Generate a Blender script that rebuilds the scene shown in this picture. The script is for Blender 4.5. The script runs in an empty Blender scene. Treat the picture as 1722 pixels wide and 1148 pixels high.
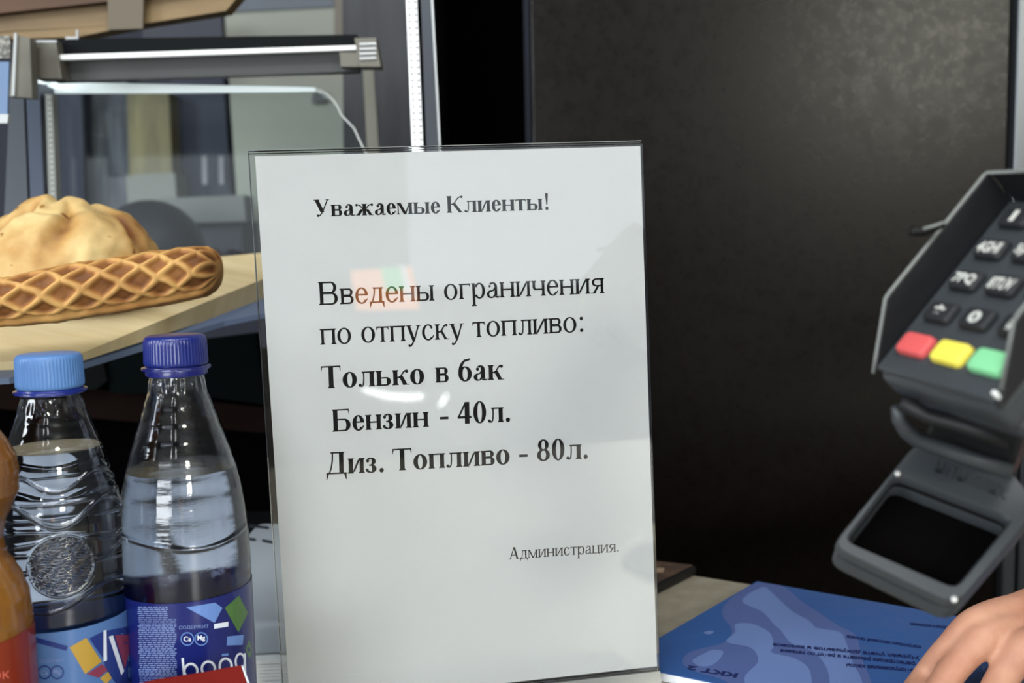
import bpy, bmesh, math, random
from mathutils import Vector, Matrix, noise
random.seed(7)
sc = bpy.context.scene
COL = sc.collection
# ================================================================ camera (metres; X right, Y away, Z up; counter top z = 0)
W, Hh, F = 1722, 1148, 1700.0
PITCH, ROLL, CH = math.radians(5.5), math.radians(1.1), 0.26
C0 = Vector((0, 0, CH))
FW = Vector((0, math.cos(PITCH), -math.sin(PITCH)))
R0 = Vector((1, 0, 0)); D0 = Vector((0, -math.sin(PITCH), -math.cos(PITCH)))
RT = R0*math.cos(ROLL)+D0*math.sin(ROLL)
DN = D0*math.cos(ROLL)-R0*math.sin(ROLL)
cam = bpy.data.cameras.new('camera'); cam_o = bpy.data.objects.new('camera', cam); COL.objects.link(cam_o)
M = Matrix((RT, -DN, -FW)).transposed().to_4x4(); M.translation = C0
cam_o.matrix_world = M
cam.sensor_width = 36; cam.lens = 36*F/W; cam.clip_start = .01
cam.dof.use_dof = True; cam.dof.focus_distance = .54; cam.dof.aperture_fstop = 8
sc.camera = cam_o
# ================================================================ world, lamps, exposure
wd = bpy.data.worlds.new('world'); sc.world = wd; wd.use_nodes = True
bg = wd.node_tree.nodes['Background']; bg.inputs[0].default_value = (.86, .93, 1, 1); bg.inputs[1].default_value = 1.0
sc.view_settings.view_transform = 'Standard'; sc.view_settings.look = 'None'
sc.view_settings.exposure = 0.08; sc.view_settings.gamma = 1.0; sc.view_settings.use_curve_mapping = False
sc.cycles.max_bounces = 14; sc.cycles.transmission_bounces = 12; sc.cycles.transparent_max_bounces = 12
sc.cycles.sample_clamp_indirect = 6
def area(name, loc, target, sx, sy, power, color=(1, 1, 1)):
    l = bpy.data.lights.new(name, 'AREA'); l.shape = 'RECTANGLE'; l.size = sx; l.size_y = sy; l.energy = power; l.color = color
    o = bpy.data.objects.new(name, l); COL.objects.link(o); o.location = loc
    o.rotation_euler = (Vector(target)-Vector(loc)).to_track_quat('-Z', 'Y').to_euler()
    return o
# daylight through the shop window behind the photographer, two ceiling panels, and an added low front fill
area('daylight_and_fill', (2.25, -3.4, 1.32), (1.9, 0, 1.0), .8, .5, 70, (1, .98, .84))
area('daylight_and_fill', (-2.9, -1.0, 1.0), (0, .2, .2), 1.8, 1.2, 105, (.92, .97, 1))
area('ceiling_light', (-.3, -.75, 1.78), (-.1, .3, .2), 1.5, .5, 25, (.98, 1, 1))
area('daylight_and_fill', (-1.4, -3.4, .35), (-.2, .5, .1), 2.0, 1.0, 80, (.94, .98, 1))  # added fill, low in front, evens the light down the sign
area('tube_light', (-.42, -1.2, 1.8), (-.42, -1.2, 0), .07, 2.4, 9, (1, 1, 1))
area('tube_light', (.12, -1.2, 1.8), (.12, -1.2, 0), .07, 2.4, 9, (1, 1, 1))
area('ceiling_light', (.8, .1, 1.8), (.6, .45, 0), .7, .3, 9, (1, .99, .97))
# ================================================================ helpers
def P(px, py, d):                     # the point seen at a pixel of the photograph, d metres along the view axis
    return C0+d*(FW+(px-861)/F*RT+(py-574)/F*DN)
def Z(px, py, z):                     # ... on the horizontal plane z
    r = FW+(px-861)/F*RT+(py-574)/F*DN
    return C0+r*((z-CH)/r.z)
def PL(px, py, o, n):                 # ... on the plane through o with normal n
    r = FW+(px-861)/F*RT+(py-574)/F*DN
    return C0+r*((o-C0).dot(n)/r.dot(n))
def lin(c):
    return tuple((v/255/12.92 if v/255 <= .04045 else ((v/255+.055)/1.055)**2.4) for v in c)+(1,)
MATS = {}
def mat(name, col=(128, 128, 128), rough=.5, metal=0, spec=.5, trans=0, ior=1.45, coat=0, emit=None, es=1, bump=None, noise_col=None, coat_rough=.03, alpha=1):
    """bump=(scale, strength[, stretch]); noise_col=(colour, scale, stretch, lo, hi)"""
    if name in MATS: return MATS[name]
    m = bpy.data.materials.new(name); m.use_nodes = True; nt = m.node_tree; b = nt.nodes['Principled BSDF']; I = b.inputs
    I['Base Color'].default_value = lin(col); I['Roughness'].default_value = rough; I['Metallic'].default_value = metal
    I['Specular IOR Level'].default_value = spec; I['Transmission Weight'].default_value = trans; I['IOR'].default_value = ior
    I['Coat Weight'].default_value = coat; I['Coat Roughness'].default_value = coat_rough; I['Alpha'].default_value = alpha
    if emit: I['Emission Color'].default_value = lin(emit); I['Emission Strength'].default_value = es
    def tex(scale, stretch):
        tc = nt.nodes.new('ShaderNodeTexCoord'); mp = nt.nodes.new('ShaderNodeMapping'); mp.inputs['Scale'].default_value = stretch
        n = nt.nodes.new('ShaderNodeTexNoise'); n.inputs['Scale'].default_value = scale; n.inputs['Detail'].default_value = 5
        nt.links.new(tc.outputs['Object'], mp.inputs[0]); nt.links.new(mp.outputs[0], n.inputs[0]); return n
    if bump:
        n = tex(bump[0], bump[2] if len(bump) > 2 else (1, 1, 1)); bn = nt.nodes.new('ShaderNodeBump')
        bn.inputs['Strength'].default_value = bump[1]; bn.inputs['Distance'].default_value = .001 if len(bump) < 4 else bump[3]
        nt.links.new(n.outputs[0], bn.inputs['Height']); nt.links.new(bn.outputs[0], I['Normal'])
        if coat: nt.links.new(bn.outputs[0], I['Coat Normal'])
    if noise_col:
        c2, s, st, lo, hi = noise_col; n = tex(s, st); r = nt.nodes.new('ShaderNodeValToRGB')
        r.color_ramp.elements[0].position = lo; r.color_ramp.elements[0].color = lin(col)
        r.color_ramp.elements[1].position = hi; r.color_ramp.elements[1].color = lin(c2)
        nt.links.new(n.outputs[0], r.inputs[0]); nt.links.new(r.outputs[0], I['Base Color'])
    MATS[name] = m; return m
def obj(name, bm, m, parent=None, smooth=False, angle=None):
    me = bpy.data.meshes.new(name)
    if isinstance(bm, tuple): me.from_pydata([tuple(v) for v in bm[0]], [], bm[1])
    else: bm.normal_update(); bm.to_mesh(me); bm.free()
    for mm in (m if isinstance(m, list) else [m]): me.materials.append(mm)
    if smooth: me.shade_smooth()
    if angle: me.shade_smooth(); me.set_sharp_from_angle(angle=math.radians(angle))
    o = bpy.data.objects.new(name, me); COL.objects.link(o)
    if parent: o.parent = parent; o.matrix_parent_inverse = parent.matrix_world.inverted()
    return o
def tag(o, label=None, cat=None, group=None, kind=None):
    for k, v in (('label', label), ('category', cat), ('group', group), ('kind', kind)):
        if v: o[k] = v
    return o
def thing(name, loc, label, cat, group=None):
    o = bpy.data.objects.new(name, None); COL.objects.link(o); o.location = loc; o.empty_display_size = .02
    o.matrix_world = Matrix.Translation(loc)
    return tag(o, label, cat, group)
def prism(pts, off):                  # solid between a polygon and its copy moved by off (Vector or a second list of points)
    n = len(pts); a = [Vector(p) for p in pts]; b = [p+off for p in a] if isinstance(off, Vector) else [Vector(p) for p in off]
    bm = bmesh.new(); va = [bm.verts.new(p) for p in a]; vb = [bm.verts.new(p) for p in b]
    bm.faces.new(va); bm.faces.new(vb[::-1])
    for i in range(n): bm.faces.new((va[i], vb[i], vb[(i+1) % n], va[(i+1) % n]))
    bmesh.ops.recalc_face_normals(bm, faces=bm.faces); return bm
def bevel(bm, w, seg=2, ang=30):
    es = [e for e in bm.edges if len(e.link_faces) == 2 and e.calc_face_angle(0) > math.radians(ang)]
    bmesh.ops.bevel(bm, geom=es, offset=w, segments=seg, profile=.5, affect='EDGES', clamp_overlap=True); return bm
def box(lo, hi, bv=0, seg=2):
    (x0, y0, z0), (x1, y1, z1) = lo, hi
    bm = prism([(x0, y0, z0), (x1, y0, z0), (x1, y1, z0), (x0, y1, z0)], Vector((0, 0, z1-z0)))
    return bevel(bm, bv, seg) if bv else bm
def join(*bms):
    a = bms[0]
    for b in bms[1:]:
        me = bpy.data.meshes.new('tmp'); b.to_mesh(me); b.free(); a.from_mesh(me); bpy.data.meshes.remove(me)
    return a
def slab(corners, n, th, bv=0):       # flat piece with given front corners, thickness th away along n
    bm = prism(corners, n*th); return bevel(bm, bv) if bv else bm
def rrect(w, h, r, seg=5, cx=0, cy=0):
    out = []
    for sx, sy, a0 in ((1, 1, 0), (-1, 1, 90), (-1, -1, 180), (1, -1, 270)):
        for k in range(seg+1):
            a = math.radians(a0+90*k/seg); out.append((cx+sx*(w/2-r)+r*math.cos(a), cy+sy*(h/2-r)+r*math.sin(a)))
    return out
def tube(pts, r, seg=10):
    bm = bmesh.new(); rings = []
    pts = [Vector(p) for p in pts]
    for i, p in enumerate(pts):
        t = (pts[min(i+1, len(pts)-1)]-pts[max(i-1, 0)]).normalized(); u = t.orthogonal().normalized() if i == 0 else (u-t*u.dot(t)).normalized()
        v = t.cross(u); rr = r[i] if isinstance(r, (list, tuple)) else r
        rings.append([bm.verts.new(p+(u*math.cos(a)+v*math.sin(a))*rr) for a in [2*math.pi*k/seg for k in range(seg)]])
    for a, b in zip(rings, rings[1:]):
        for k in range(seg): bm.faces.new((a[k], a[(k+1) % seg], b[(k+1) % seg], b[k]))
    bm.faces.new(rings[0][::-1]); bm.faces.new(rings[-1]); return bm
def lathe(prof, seg=96, fn=None, cap0=True, cap1=True, c=(0, 0)):   # prof: (r, z) bottom to top; fn(theta, z, r) -> r
    bm = bmesh.new(); rings = []
    for r, z in prof:
        row = []
        for k in range(seg):
            a = 2*math.pi*k/seg; rr = fn(a, z, r) if fn else r
            row.append(bm.verts.new((c[0]+rr*math.cos(a), c[1]+rr*math.sin(a), z)))
        rings.append(row)
    for a, b in zip(rings, rings[1:]):
        for k in range(seg): bm.faces.new((a[k], a[(k+1) % seg], b[(k+1) % seg], b[k]))
    if cap0: bm.faces.new(rings[0][::-1])
    if cap1: bm.faces.new(rings[-1])
    return bm
def interp(tab, x):
    if x <= tab[0][0]: return tab[0][1]
    for (a, b), (c, d) in zip(tab, tab[1:]):
        if x <= c:
            t = (x-a)/(c-a); t = t*t*(3-2*t)*.35+t*.65; return b+(d-b)*t
    return tab[-1][1]
def text_mesh(s, size, bold=0):       # outline of plain sans lettering: (verts 2-D, faces), origin at its left baseline
    cu = bpy.data.curves.new('t', 'FONT'); cu.body = s; cu.size = size; cu.resolution_u = 2; cu.offset = bold
    o = bpy.data.objects.new('t', cu); COL.objects.link(o)
    dg = bpy.context.evaluated_depsgraph_get(); dg.update(); me = o.evaluated_get(dg).to_mesh()
    v = [(p.co.x, p.co.y) for p in me.vertices]; f = [tuple(q.vertices) for q in me.polygons]
    o.evaluated_get(dg).to_mesh_clear(); bpy.data.objects.remove(o); bpy.data.curves.remove(cu)
    return v, f
def text_fit(s, width, height=None, bold=0):
    v, f = text_mesh(s, 1, bold); x0 = min(a for a, _ in v); x1 = max(a for a, _ in v); y0 = min(b for _, b in v); y1 = max(b for _, b in v)
    k = width/(x1-x0); ky = height/(y1-y0) if height else k
    return [((a-x0)*k, (b-y0)*ky) for a, b in v], f
BLACK = lambda: mat('matt_black', (4, 3, 3), .9, spec=.05)
# ---------------------------------------------------------------- serif lettering (drawn here, one em = 1000)
class Glyphs:
    """Outline pieces of a plain book serif: thick stems, hairline bars, bracketed serifs."""
    def __init__(s, bold):
        s.b = bold
        s.S = 138 if bold else 90          # lower-case stem
        s.C = 150 if bold else 108         # capital stem
        s.t = 46 if bold else 46           # hairline
        s.X = 461 if bold else 450
        s.H = 676 if bold else 662
        s.e = 34 if bold else 38           # serif reach
        s.k = 27 if bold else 27           # serif slab
    # --- pieces
    def start(s): s.P = []
    def poly(s, *p): s.P.append(list(p))
    def rect(s, x0, y0, x1, y1): s.poly((x0, y0), (x1, y0), (x1, y1), (x0, y1))
    def serif(s, x0, x1, y, d, L=1, R=1):
        e, k = s.e, s.k
        a = x0-e*L; b = x1+e*R; q = k*1.9
        s.poly((a, y), (b, y), (b, y+d*k*.8), (x1, y+d*q), (x0, y+d*q), (a, y+d*k*.8))
    def stem(s, x, w, y0, y1, foot='LR', top='LR'):
        s.rect(x, y0, x+w, y1)
        if foot: s.serif(x, x+w, y0, 1, 'L' in foot, 'R' in foot)
        if top: s.serif(x, x+w, y1, -1, 'L' in top, 'R' in top)
    def arc(s, cx, cy, rx, ry, w, t, a0=0, a1=360, n=28, taper=0):
        o = []; i = []
        for k in range(n+1):
            f = k/n; a = math.radians(a0+(a1-a0)*f)
            q = 1.0
            if taper > 0: q = 1-taper*f
            elif taper < 0: q = 1+taper*(1-f)
            o.append((cx+rx*math.cos(a), cy+ry*math.sin(a)))
            i.append((cx+(rx-w*q)*math.cos(a), cy+(ry-t*q)*math.sin(a)))
        for k in range(n): s.poly(o[k], o[k+1], i[k+1], i[k])
    def dot(s, cx, cy, r, ry=None):
        ry = ry or r
        s.poly(*[(cx+r*math.cos(a*math.pi/8), cy+ry*math.sin(a*math.pi/8)) for a in range(16)])
    def diag(s, x0, y0, x1, y1, w): s.poly((x0, y0), (x0+w, y0), (x1+w, y1), (x1, y1))
    def stroke(s, pts, w0, w1, n=12):
        if len(pts) == 3: f = lambda t: tuple((1-t)**2*a+2*t*(1-t)*b+t*t*c for a, b, c in zip(*pts))
        elif len(pts) == 4: f = lambda t: tuple((1-t)**3*a+3*t*(1-t)**2*b+3*t*t*(1-t)*c+t**3*d for a, b, c, d in zip(*pts))
        else: f = lambda t: tuple(a+(b-a)*t for a, b in zip(*pts))
        L = []; R = []
        for k in range(n+1):
            t = k/n; p = f(t); q = f(min(1, t+.01)); r = f(max(0, t-.01))
            dx, dy = q[0]-r[0], q[1]-r[1]; l = math.hypot(dx, dy) or 1
            w = (w0+(w1-w0)*t)/2
            L.append((p[0]-dy/l*w, p[1]+dx/l*w)); R.append((p[0]+dy/l*w, p[1]-dx/l*w))
        for k in range(n): s.poly(L[k], R[k], R[k+1], L[k+1])
    def droop(s, x, y, d, l=110):           # the hanging beak at a bar's end
        s.poly((x, y), (x-d*s.t*1.5, y), (x-d*s.t*.9, y-s.t), (x-d*12, y-l), (x, y-l))
    def ball(s, x, y): r = 52 if s.b else 38; s.dot(x, y, r)
    # --- letters: each returns its advance
    def bowl(s, x, w, y0, y1, st):          # closed right-hand bowl from a stem at x, total reach w
        ry = (y1-y0)/2; cy = (y0+y1)/2; rx = min(ry*1.05, w*.6); c = x+w-rx
        s.arc(c, cy, rx, ry, st*.98, s.t, -90, 90, 16)
        s.rect(x, y0, c+1, y0+s.t); s.rect(x, y1-s.t, c+1, y1)
    def glyph(s, ch):
        s.start(); S, C, t, X, H, e, b = s.S, s.C, s.t, s.X, s.H, s.e, s.b
        def two(w, x=46):
            s.stem(x, S, 0, X); s.stem(w-x-S, S, 0, X)
        def leg(w, xt, y, base, cap=False):
            st = C if cap else S
            s.stem(w-46-st, st, base, y, '' if base else 'LR', 'R')
            s.rect(xt-40, y-t, w-46-st+2, y); s.serif(xt-8, xt+t, y, -1, 1, 0)
        if ch == 'н': w = 576 if b else 535; two(w); s.rect(50, X*.5-t*.4, w-50, X*.5+t*.6); return w
        if ch == 'и':
            w = 590 if b else 535; two(w); s.diag(46+S-8, X*.10, w-46-S-t*1.2, X*.90, t*1.5); return w
        if ch == 'п': w = 576 if b else 535; two(w); s.rect(60, X-t, w-60, X); return w
        if ch == 'ц':
            w = 576 if b else 535; x2 = w-66-S
            s.stem(46, S, 0, X, 'L'); s.stem(x2, S, 0, X, ''); s.rect(50, 0, w-20, t)
            s.poly((w-20, t), (w-20, -130), (w-38, -130), (w-80, 0), (w-80, t)); return w
        if ch == 'т':
            w = 487 if b else 437; s.stem((w-S)/2, S, 0, X, 'LR', ''); s.rect(20, X-t, w-20, X)
            s.droop(20, X, -1); s.droop(w-20, X, 1); return w
        if ch == 'г':
            w = 441 if b else 410; s.stem(50, S, 0, X, 'LR', 'L'); s.rect(60, X-t, w-18, X); s.droop(w-18, X, 1); return w
        if ch == 'л':
            w = 560 if b else 499; leg(w, 175, X, 0)
            s.rect(175-4, X*.45, 175+t-4, X); s.stroke([(190, X*.46), (185, X*.05), (150, t*.5), (95, 14)], t, t*1.1); s.ball(72, 42 if not b else 50); return w
        if ch == 'д':
            w = 560 if b else 509; xr = w-88-S
            s.rect(xr, 0, xr+S, X); s.serif(xr, xr+S, X, -1, 0, 1); s.rect(150, X-t, xr+2, X); s.serif(172, 172+t, X, -1, 1, 0)
            s.stroke([(190, X-5), (182, X*.4), (105, t*.5)], t, t); s.rect(28, 0, w-20, t)
            for x, d in ((28, 1), (w-20, -1)): s.poly((x, t), (x, -135), (x+d*18, -135), (x+d*70, 2), (x+d*70, t))
            return w
        if ch in 'ьы':
            w = 518 if b else 458
            s.stem(46, S, 0, X, 'L'); s.bowl(46, w-74, 0, X*.57, S)
            if ch == 'ы':
                s.stem(w+8, S, 0, X); w = w+S+60
            return w
        if ch == 'в':
            w = 500 if b else 462
            s.stem(42, S, 0, X, 'L', 'L'); s.bowl(42, w-68, 0, X*.55, S); s.bowl(42, w-92, X*.51, X, S*.9); return w
        if ch == 'о' or ch == '0':
            if ch == 'о': w, y0, y1, rx, st = 500, -12, X+12, 222 if not b else 226, S*1.08
            else: w, y0, y1, rx, st = 500, -12, H+10, 214, S*1.02
            s.arc(w/2, (y0+y1)/2, rx, (y1-y0)/2, st, t*.85, n=36); return w
        if ch == 'с':
            w = 444; cy = X/2; s.arc(238, cy, 206, X/2+12, S*1.05, t*.9, 52, 318, 30); s.ball(350, X-85 if not b else X-92)
            s.arc(238, cy, 206, X/2+12, S*.6, t*.8, 312, 340, 6, .5); return w
        if ch == 'е':
            w = 444; cy = X/2; s.arc(228, cy, 200, X/2+12, S*1.02, t*.9, 8, 325, 34); s.rect(75, X*.56-t/2, 424, X*.56+t/2)
            s.arc(228, cy, 200, X/2+12, S*.45, t*.8, 320, 340, 6, .5); return w
        if ch == 'р':
            w = 540 if b else 500; s.stem(52, S, -217, X, 'LR', 'L'); ry = X/2+12
            s.arc(w-28-190, X/2, 190, ry, S*1.05, t, -148, 148, 26); return w
        if ch in 'уУ':
            if ch == 'у': w, y, yb, st = 500, X, -170, S
            else: w, y, yb, st = 700, H, 45, C
            my = 0 if ch == 'у' else 175; xm = w*.5
            s.diag(xm-st*.45, my, w*.09, y-8, st*1.12)
            xr = w*.84
            x_end, y_end = (xm-70, yb+22) if ch == 'у' else (xm-95, 30)
            s.diag(xm-8, my-4, xr-t*.5, y-8, t*1.15)
            s.stroke([(xm+t*.45, my+20), (xm-40, (my+y_end)/2-20), (x_end-10, y_end-16), (x_end-70, y_end-10)], t*1.2, t)
            s.ball(x_end-70, y_end+8)
            s.rect(w*.09-38, y-s.k, w*.09+st*1.12+42, y); s.rect(xr-75, y-s.k, xr+75, y)
            return w
        if ch in 'кК':
            cap = ch == 'К'; st, y = (C, H) if cap else (S, X); w = (730 if b else 667) if cap else (564 if b else 486)
            s.stem(48, st, 0, y); m = y*.5; x0 = 48+st
            s.rect(x0-2, m-t*.5, x0+60, m+t*.5)
            s.stroke([(x0+45, m), (x0+(w-x0)*.40, m+y*.08), (x0+(w-x0)*.42, y*.93), (w-95, y*.95)], t, t*1.1)
            s.ball(w-85, y-(46 if b else 36))
            s.diag(w-62-st, 0, x0+30, m+t, st*1.0); s.rect(w-80-st, 0, w-4, s.k)
            return w
        if ch == 'ж':
            w = 790 if b else 700; c = w/2; s.stem(c-S/2, S, 0, X, 'LR', 'LR')
            for d in (-1, 1):
                s.stroke([(c, X*.5), (c+d*(S*.5+50), X*.56), (c+d*(S*.5+60), X*.95), (c+d*(w*.5-85), X*.93)], t, t)
                s.ball(c+d*(w*.5-80), X-(44 if b else 34))
                x1 = c+d*(w*.5-60-S*.5); s.diag(x1-S/2, 0, c+d*(S*.5+25)-S/2, X*.54, S)
                s.rect(x1-S/2-(22 if d > 0 else 40), 0, x1+S/2+(40 if d > 0 else 22), s.k)
            return w
        if ch == 'м':
            w = 690 if b else 633; s.stem(46, t, 0, X, 'LR', 'L'); s.stem(w-46-S, S, 0, X)
            s.diag(w/2-S*.35, 0, 46, X, S); s.diag(w/2-S*.35+S*.3, 0, w-46-S+8, X-10, t*1.15); return w
        if ch == 'ч':
            w = 560 if b else 500; x2 = w-48-S; s.stem(x2, S, 0, X); s.rect(48, X*.6, 48+S, X); s.serif(48, 48+S, X, -1)
            s.arc(48+120, X*.6, 120, X*.22, S, t, 180, 270, 10); s.rect(166, X*.38, x2+4, X*.38+t); return w
        if ch == 'я':
            w = 530 if b else 488; x2 = w-44-S; s.stem(x2, S, 0, X, 'LR', 'R')
            ry = X*.27; cx = x2-50; s.arc(200 if not b else 210, X-ry, 150, ry, S*.95, t, 90, 270, 18); s.rect(198, X-t, x2+4, X); s.rect(198, X-2*ry, x2+4, X-2*ry+t)
            s.diag(70, 0, 225 if not b else 205, X-2*ry+10, S*.95); s.rect(15, 0, 70+S+36, s.k); return w
        if ch == 'з':
            w = 420 if b else 395; s.arc(190, X*.745, 165, X*.255+8, S, t*.9, -85, 140, 18); s.arc(190, X*.26, 185, X*.26+12, S*1.05, t*.9, -145, 88, 20)
            s.rect(130, X*.5-t/2, 205, X*.5+t/2); s.ball(85, X-95); s.ball(66, 78); return w
        if ch == 'а':
            w = 490 if b else 444; xs = 290-(S-80)*.5+ (10 if b else 0)
            s.rect(xs, 70, xs+S, X*.74); s.arc(xs+S-150, X*.72, 150, X*.28+12, S, t, 0, 140, 16)
            s.ball(xs+S-246, X-105)
            s.arc(xs+S+46, 62, 46+S, 62+10, S, t, 180, 262, 10); s.stroke([(xs+S+34, 8), (w-28, 14), (w-8, 52)], t, t*.6)
            s.arc(170, 108, 144, 118, S*.95, t, 62, 302, 22)
            s.stroke([(225, 205), (xs-25, 240), (xs+12, 272)], t*1.1, t*1.1); s.stroke([(232, 12), (xs-30, 30), (xs+12, 95)], t*1.1, t*1.1); return w
        if ch == 'б':
            w = 517 if b else 509; s.arc(w/2+4, X/2-8, 224, X/2+6, S*1.02, t, n=36)
            s.arc(w/2+30, X*.55, 250, H-X*.55-20, S*.9, t*1.4, 105, 182, 16)
            s.stroke([(w/2-30, H-45), (w*.72, H-30), (w*.84, H+6)], t*1.7, t*1.2); return w
        if ch == 'В':
            w = 667; s.stem(55, C, 0, H, 'L', 'L'); s.bowl(55, w-110, 0, H*.53, C); s.bowl(55, w-142, H*.49, H, C*.95); return w
        if ch == 'Б':
            w = 650 if b else 574; s.stem(50, C, 0, H, 'L', 'L'); s.bowl(50, w-80, 0, H*.57, C); s.rect(50, H-t, w-70, H); s.droop(w-70, H, 1, 150); return w
        if ch == 'Т':
            w = 667 if b else 611; s.stem((w-C)/2, C, 0, H, 'LR', ''); s.rect(28, H-t, w-28, H); s.droop(28, H, -1, 160); s.droop(w-28, H, 1, 160); return w
        if ch == 'Д':
            w = 720; xr = w-120-C; s.rect(xr, 0, xr+C, H); s.serif(xr, xr+C, H, -1, 0, 1); s.rect(175, H-t, xr+2, H); s.serif(215, 215+t, H, -1, 1, 0)
            s.stroke([(236, H-5), (245, H*.35), (120, t*.5)], t*1.1, t*1.1); s.rect(28, 0, w-28, t)
            for x, d in ((28, 1), (w-28, -1)): s.poly((x, t), (x, -170), (x+d*22, -170), (x+d*85, 2), (x+d*85, t))
            return w
        if ch == 'А':
            w = 722; s.diag(95, 0, 340, H, t*1.2); s.diag(w-95-C, 0, 318, H, C*1.05); s.rect(175, 200, 520, 200+t); s.rect(20, 0, 205, s.k); s.rect(w-130-C, 0, w-12, s.k); return w
        if ch == '4':
            w = 500; s.rect(285-(30 if b else 0), 0, 285+C*.85, H); s.rect(20, 165, 475, 165+t*1.7); s.diag(20, 165+t, 285-(20 if b else 0), H, t*1.5); return w
        if ch == '8':
            w = 500; s.arc(250, H*.74, 180, H*.26+10, S*.85, t, n=30); s.arc(250, H*.27, 218, H*.27+10, S*.95, t, n=30); return w
        if ch == '!': w = 333; s.poly((w/2-20, 190), (w/2+20, 190), (w/2+62, H-40), (w/2+40, H+8), (w/2-40, H+8), (w/2-62, H-40)); s.dot(w/2, 55, 68); return w
        if ch == '.': w = 250; s.dot(w/2, 50 if not b else 62, 52 if not b else 72); return w
        if ch == ':': w = 278; s.dot(w/2, 50, 56); s.dot(w/2, X-50, 56); return w
        if ch == '-': w = 333; s.rect(36, 190, 297, 190+(80 if b else 60)); return w
        return 250
    def word(s, txt):
        """list of polygons of a whole word with x starting at its ink, and its ink width"""
        out = []; x = 0
        for ch in txt:
            w = s.glyph(ch)
            out += [[(a+x, b_) for a, b_ in p] for p in s.P]; x += w
        lo = min(a for p in out for a, _ in p); hi = max(a for p in out for a, _ in p)
        return [[(a-lo, b_) for a, b_ in p] for p in out], hi-lo
# ================================================================ the room
def struct(name, bm, m): return tag(obj(name, bm, m), kind='structure')
m_wall = mat('wall_paint', (120, 120, 117), .8, bump=(30, .1)); m_ceil = mat('ceiling_paint', (150, 149, 145), .9)
m_floor = mat('floor_tile', (96, 92, 88), .5, noise_col=((80, 77, 74), 3, (1, 1, 1), .4, .6))
struct('floor', box((-3.1, -3.6, -.95), (3.1, 2.6, -.9)), m_floor)
struct('ceiling', box((-3.1, -3.6, 1.85), (3.1, 2.6, 1.9)), m_ceil)
struct('wall_left', box((-3.1, -3.6, -.9), (-3.0, 2.6, 1.85)), m_wall)
struct('wall_right', box((3.0, -3.6, -.9), (3.1, 2.6, 1.85)), m_wall)
m_back = mat('back_wall_dark', (44, 48, 62), .7)
struct('wall_back', box((-3.1, 2.5, -.9), (3.1, 2.6, 1.85)), m_back)
fr = join(box((-3.1, -3.7, -.9), (3.1, -3.6, .2)), box((-3.1, -3.7, 1.7), (3.1, -3.6, 1.85)), box((-3.1, -3.7, .2), (-2.7, -3.6, 1.7)), box((2.7, -3.7, .2), (3.1, -3.6, 1.7)), box((-.25, -3.7, .2), (.9, -3.6, 1.7)))
struct('wall_front', fr, m_wall)
# ================================================================ counter
m_ctr = mat('counter_laminate', (150, 144, 128), .35, noise_col=((138, 132, 116), 60, (1, 1, 1), .4, .6), bump=(400, .03))
eA, eB = Z(1100, 955, 0), Z(1722, 1052, 0)        # its far edge on the right
d = (eB-eA).normalized(); far_l = eA-d*.9; far_r = eA+d*1.5
ct = [(far_l.x, far_l.y, 0), (far_r.x, far_r.y, 0), (far_r.x, -.25, 0), (far_l.x, -.25, 0)]
ctr = thing('counter', (0, .3, -.9), 'beige grey laminate counter under the acrylic sign and blue booklet', 'counter')
obj('worktop', bevel(prism(ct, Vector((0, 0, -.04))), .003), m_ctr, ctr)
obj('front_panel', box((-.9, -.22, -.9), (.85, -.19, -.04)), mat('counter_front', (70, 66, 64), .6), ctr)
obj('back_panel', prism([(far_l.x+.03, far_l.y-.05, -.9), (far_r.x-.6, (far_l.y+far_r.y)/2-.12, -.9), (far_r.x-.6, (far_l.y+far_r.y)/2-.14, -.9), (far_l.x+.03, far_l.y-.07, -.9)], Vector((0, 0, .86))), mat('counter_front'), ctr)
# ================================================================ tall dark cabinet on the right, dark recess beside it
m_cab = mat('cabinet_laminate', (9, 6, 4), .29, spec=.19, bump=(420, .35, (1, 1, 1), .0003), noise_col=((13, 10, 8), 4, (1, 1, 1), .35, .65))
yc = 1.02
nt_ = m_cab.node_tree; tc_ = nt_.nodes.new('ShaderNodeTexCoord'); nz_ = nt_.nodes.new('ShaderNodeTexNoise'); nz_.inputs['Scale'].default_value = 55; nz_.inputs['Detail'].default_value = 9; nz_.inputs['Roughness'].default_value = .85
mr_ = nt_.nodes.new('ShaderNodeMapRange'); mr_.inputs['From Min'].default_value = .35; mr_.inputs['From Max'].default_value = .65; mr_.inputs['To Min'].default_value = .24; mr_.inputs['To Max'].default_value = .34
nt_.links.new(tc_.outputs['Object'], nz_.inputs[0]); nt_.links.new(nz_.outputs[0], mr_.inputs[0]); nt_.links.new(mr_.outputs[0], nt_.nodes['Principled BSDF'].inputs['Roughness'])
cab = thing('tall_cabinet', (P(1280, 574, yc).x, yc, -.9), 'tall dark brown cabinet with a scuffed satin side behind the card terminal', 'cabinet')
xl, xr = P(893, 120, yc).x, P(1683, 200, yc).x
obj('side_panel', box((xl, yc, -.9), (xr, yc+.03, 1.5), .002), m_cab, cab)
obj('body', box((xl+.01, yc+.031, -.9), (xr-.01, yc+.5, 1.49)), BLACK(), cab)
m_alu = mat('dark_aluminium', (88, 92, 97), .35, metal=.8)
obj('edge_strip', box((xr+.0015, yc-.01, -.9), (P(1706, 100, yc).x, yc+.04, 1.5), .002), m_alu, cab)
obj('shadow_gap', box((P(1707, 100, yc).x, yc+.02, -.9), (P(1718, 100, yc).x, yc+.06, 1.5)), BLACK(), cab)
obj('second_strip', box((P(1718, 100, yc).x+.0005, yc, -.9), (P(1760, 100, yc).x, yc+.04, 1.5), .002), m_alu, cab)
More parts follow.
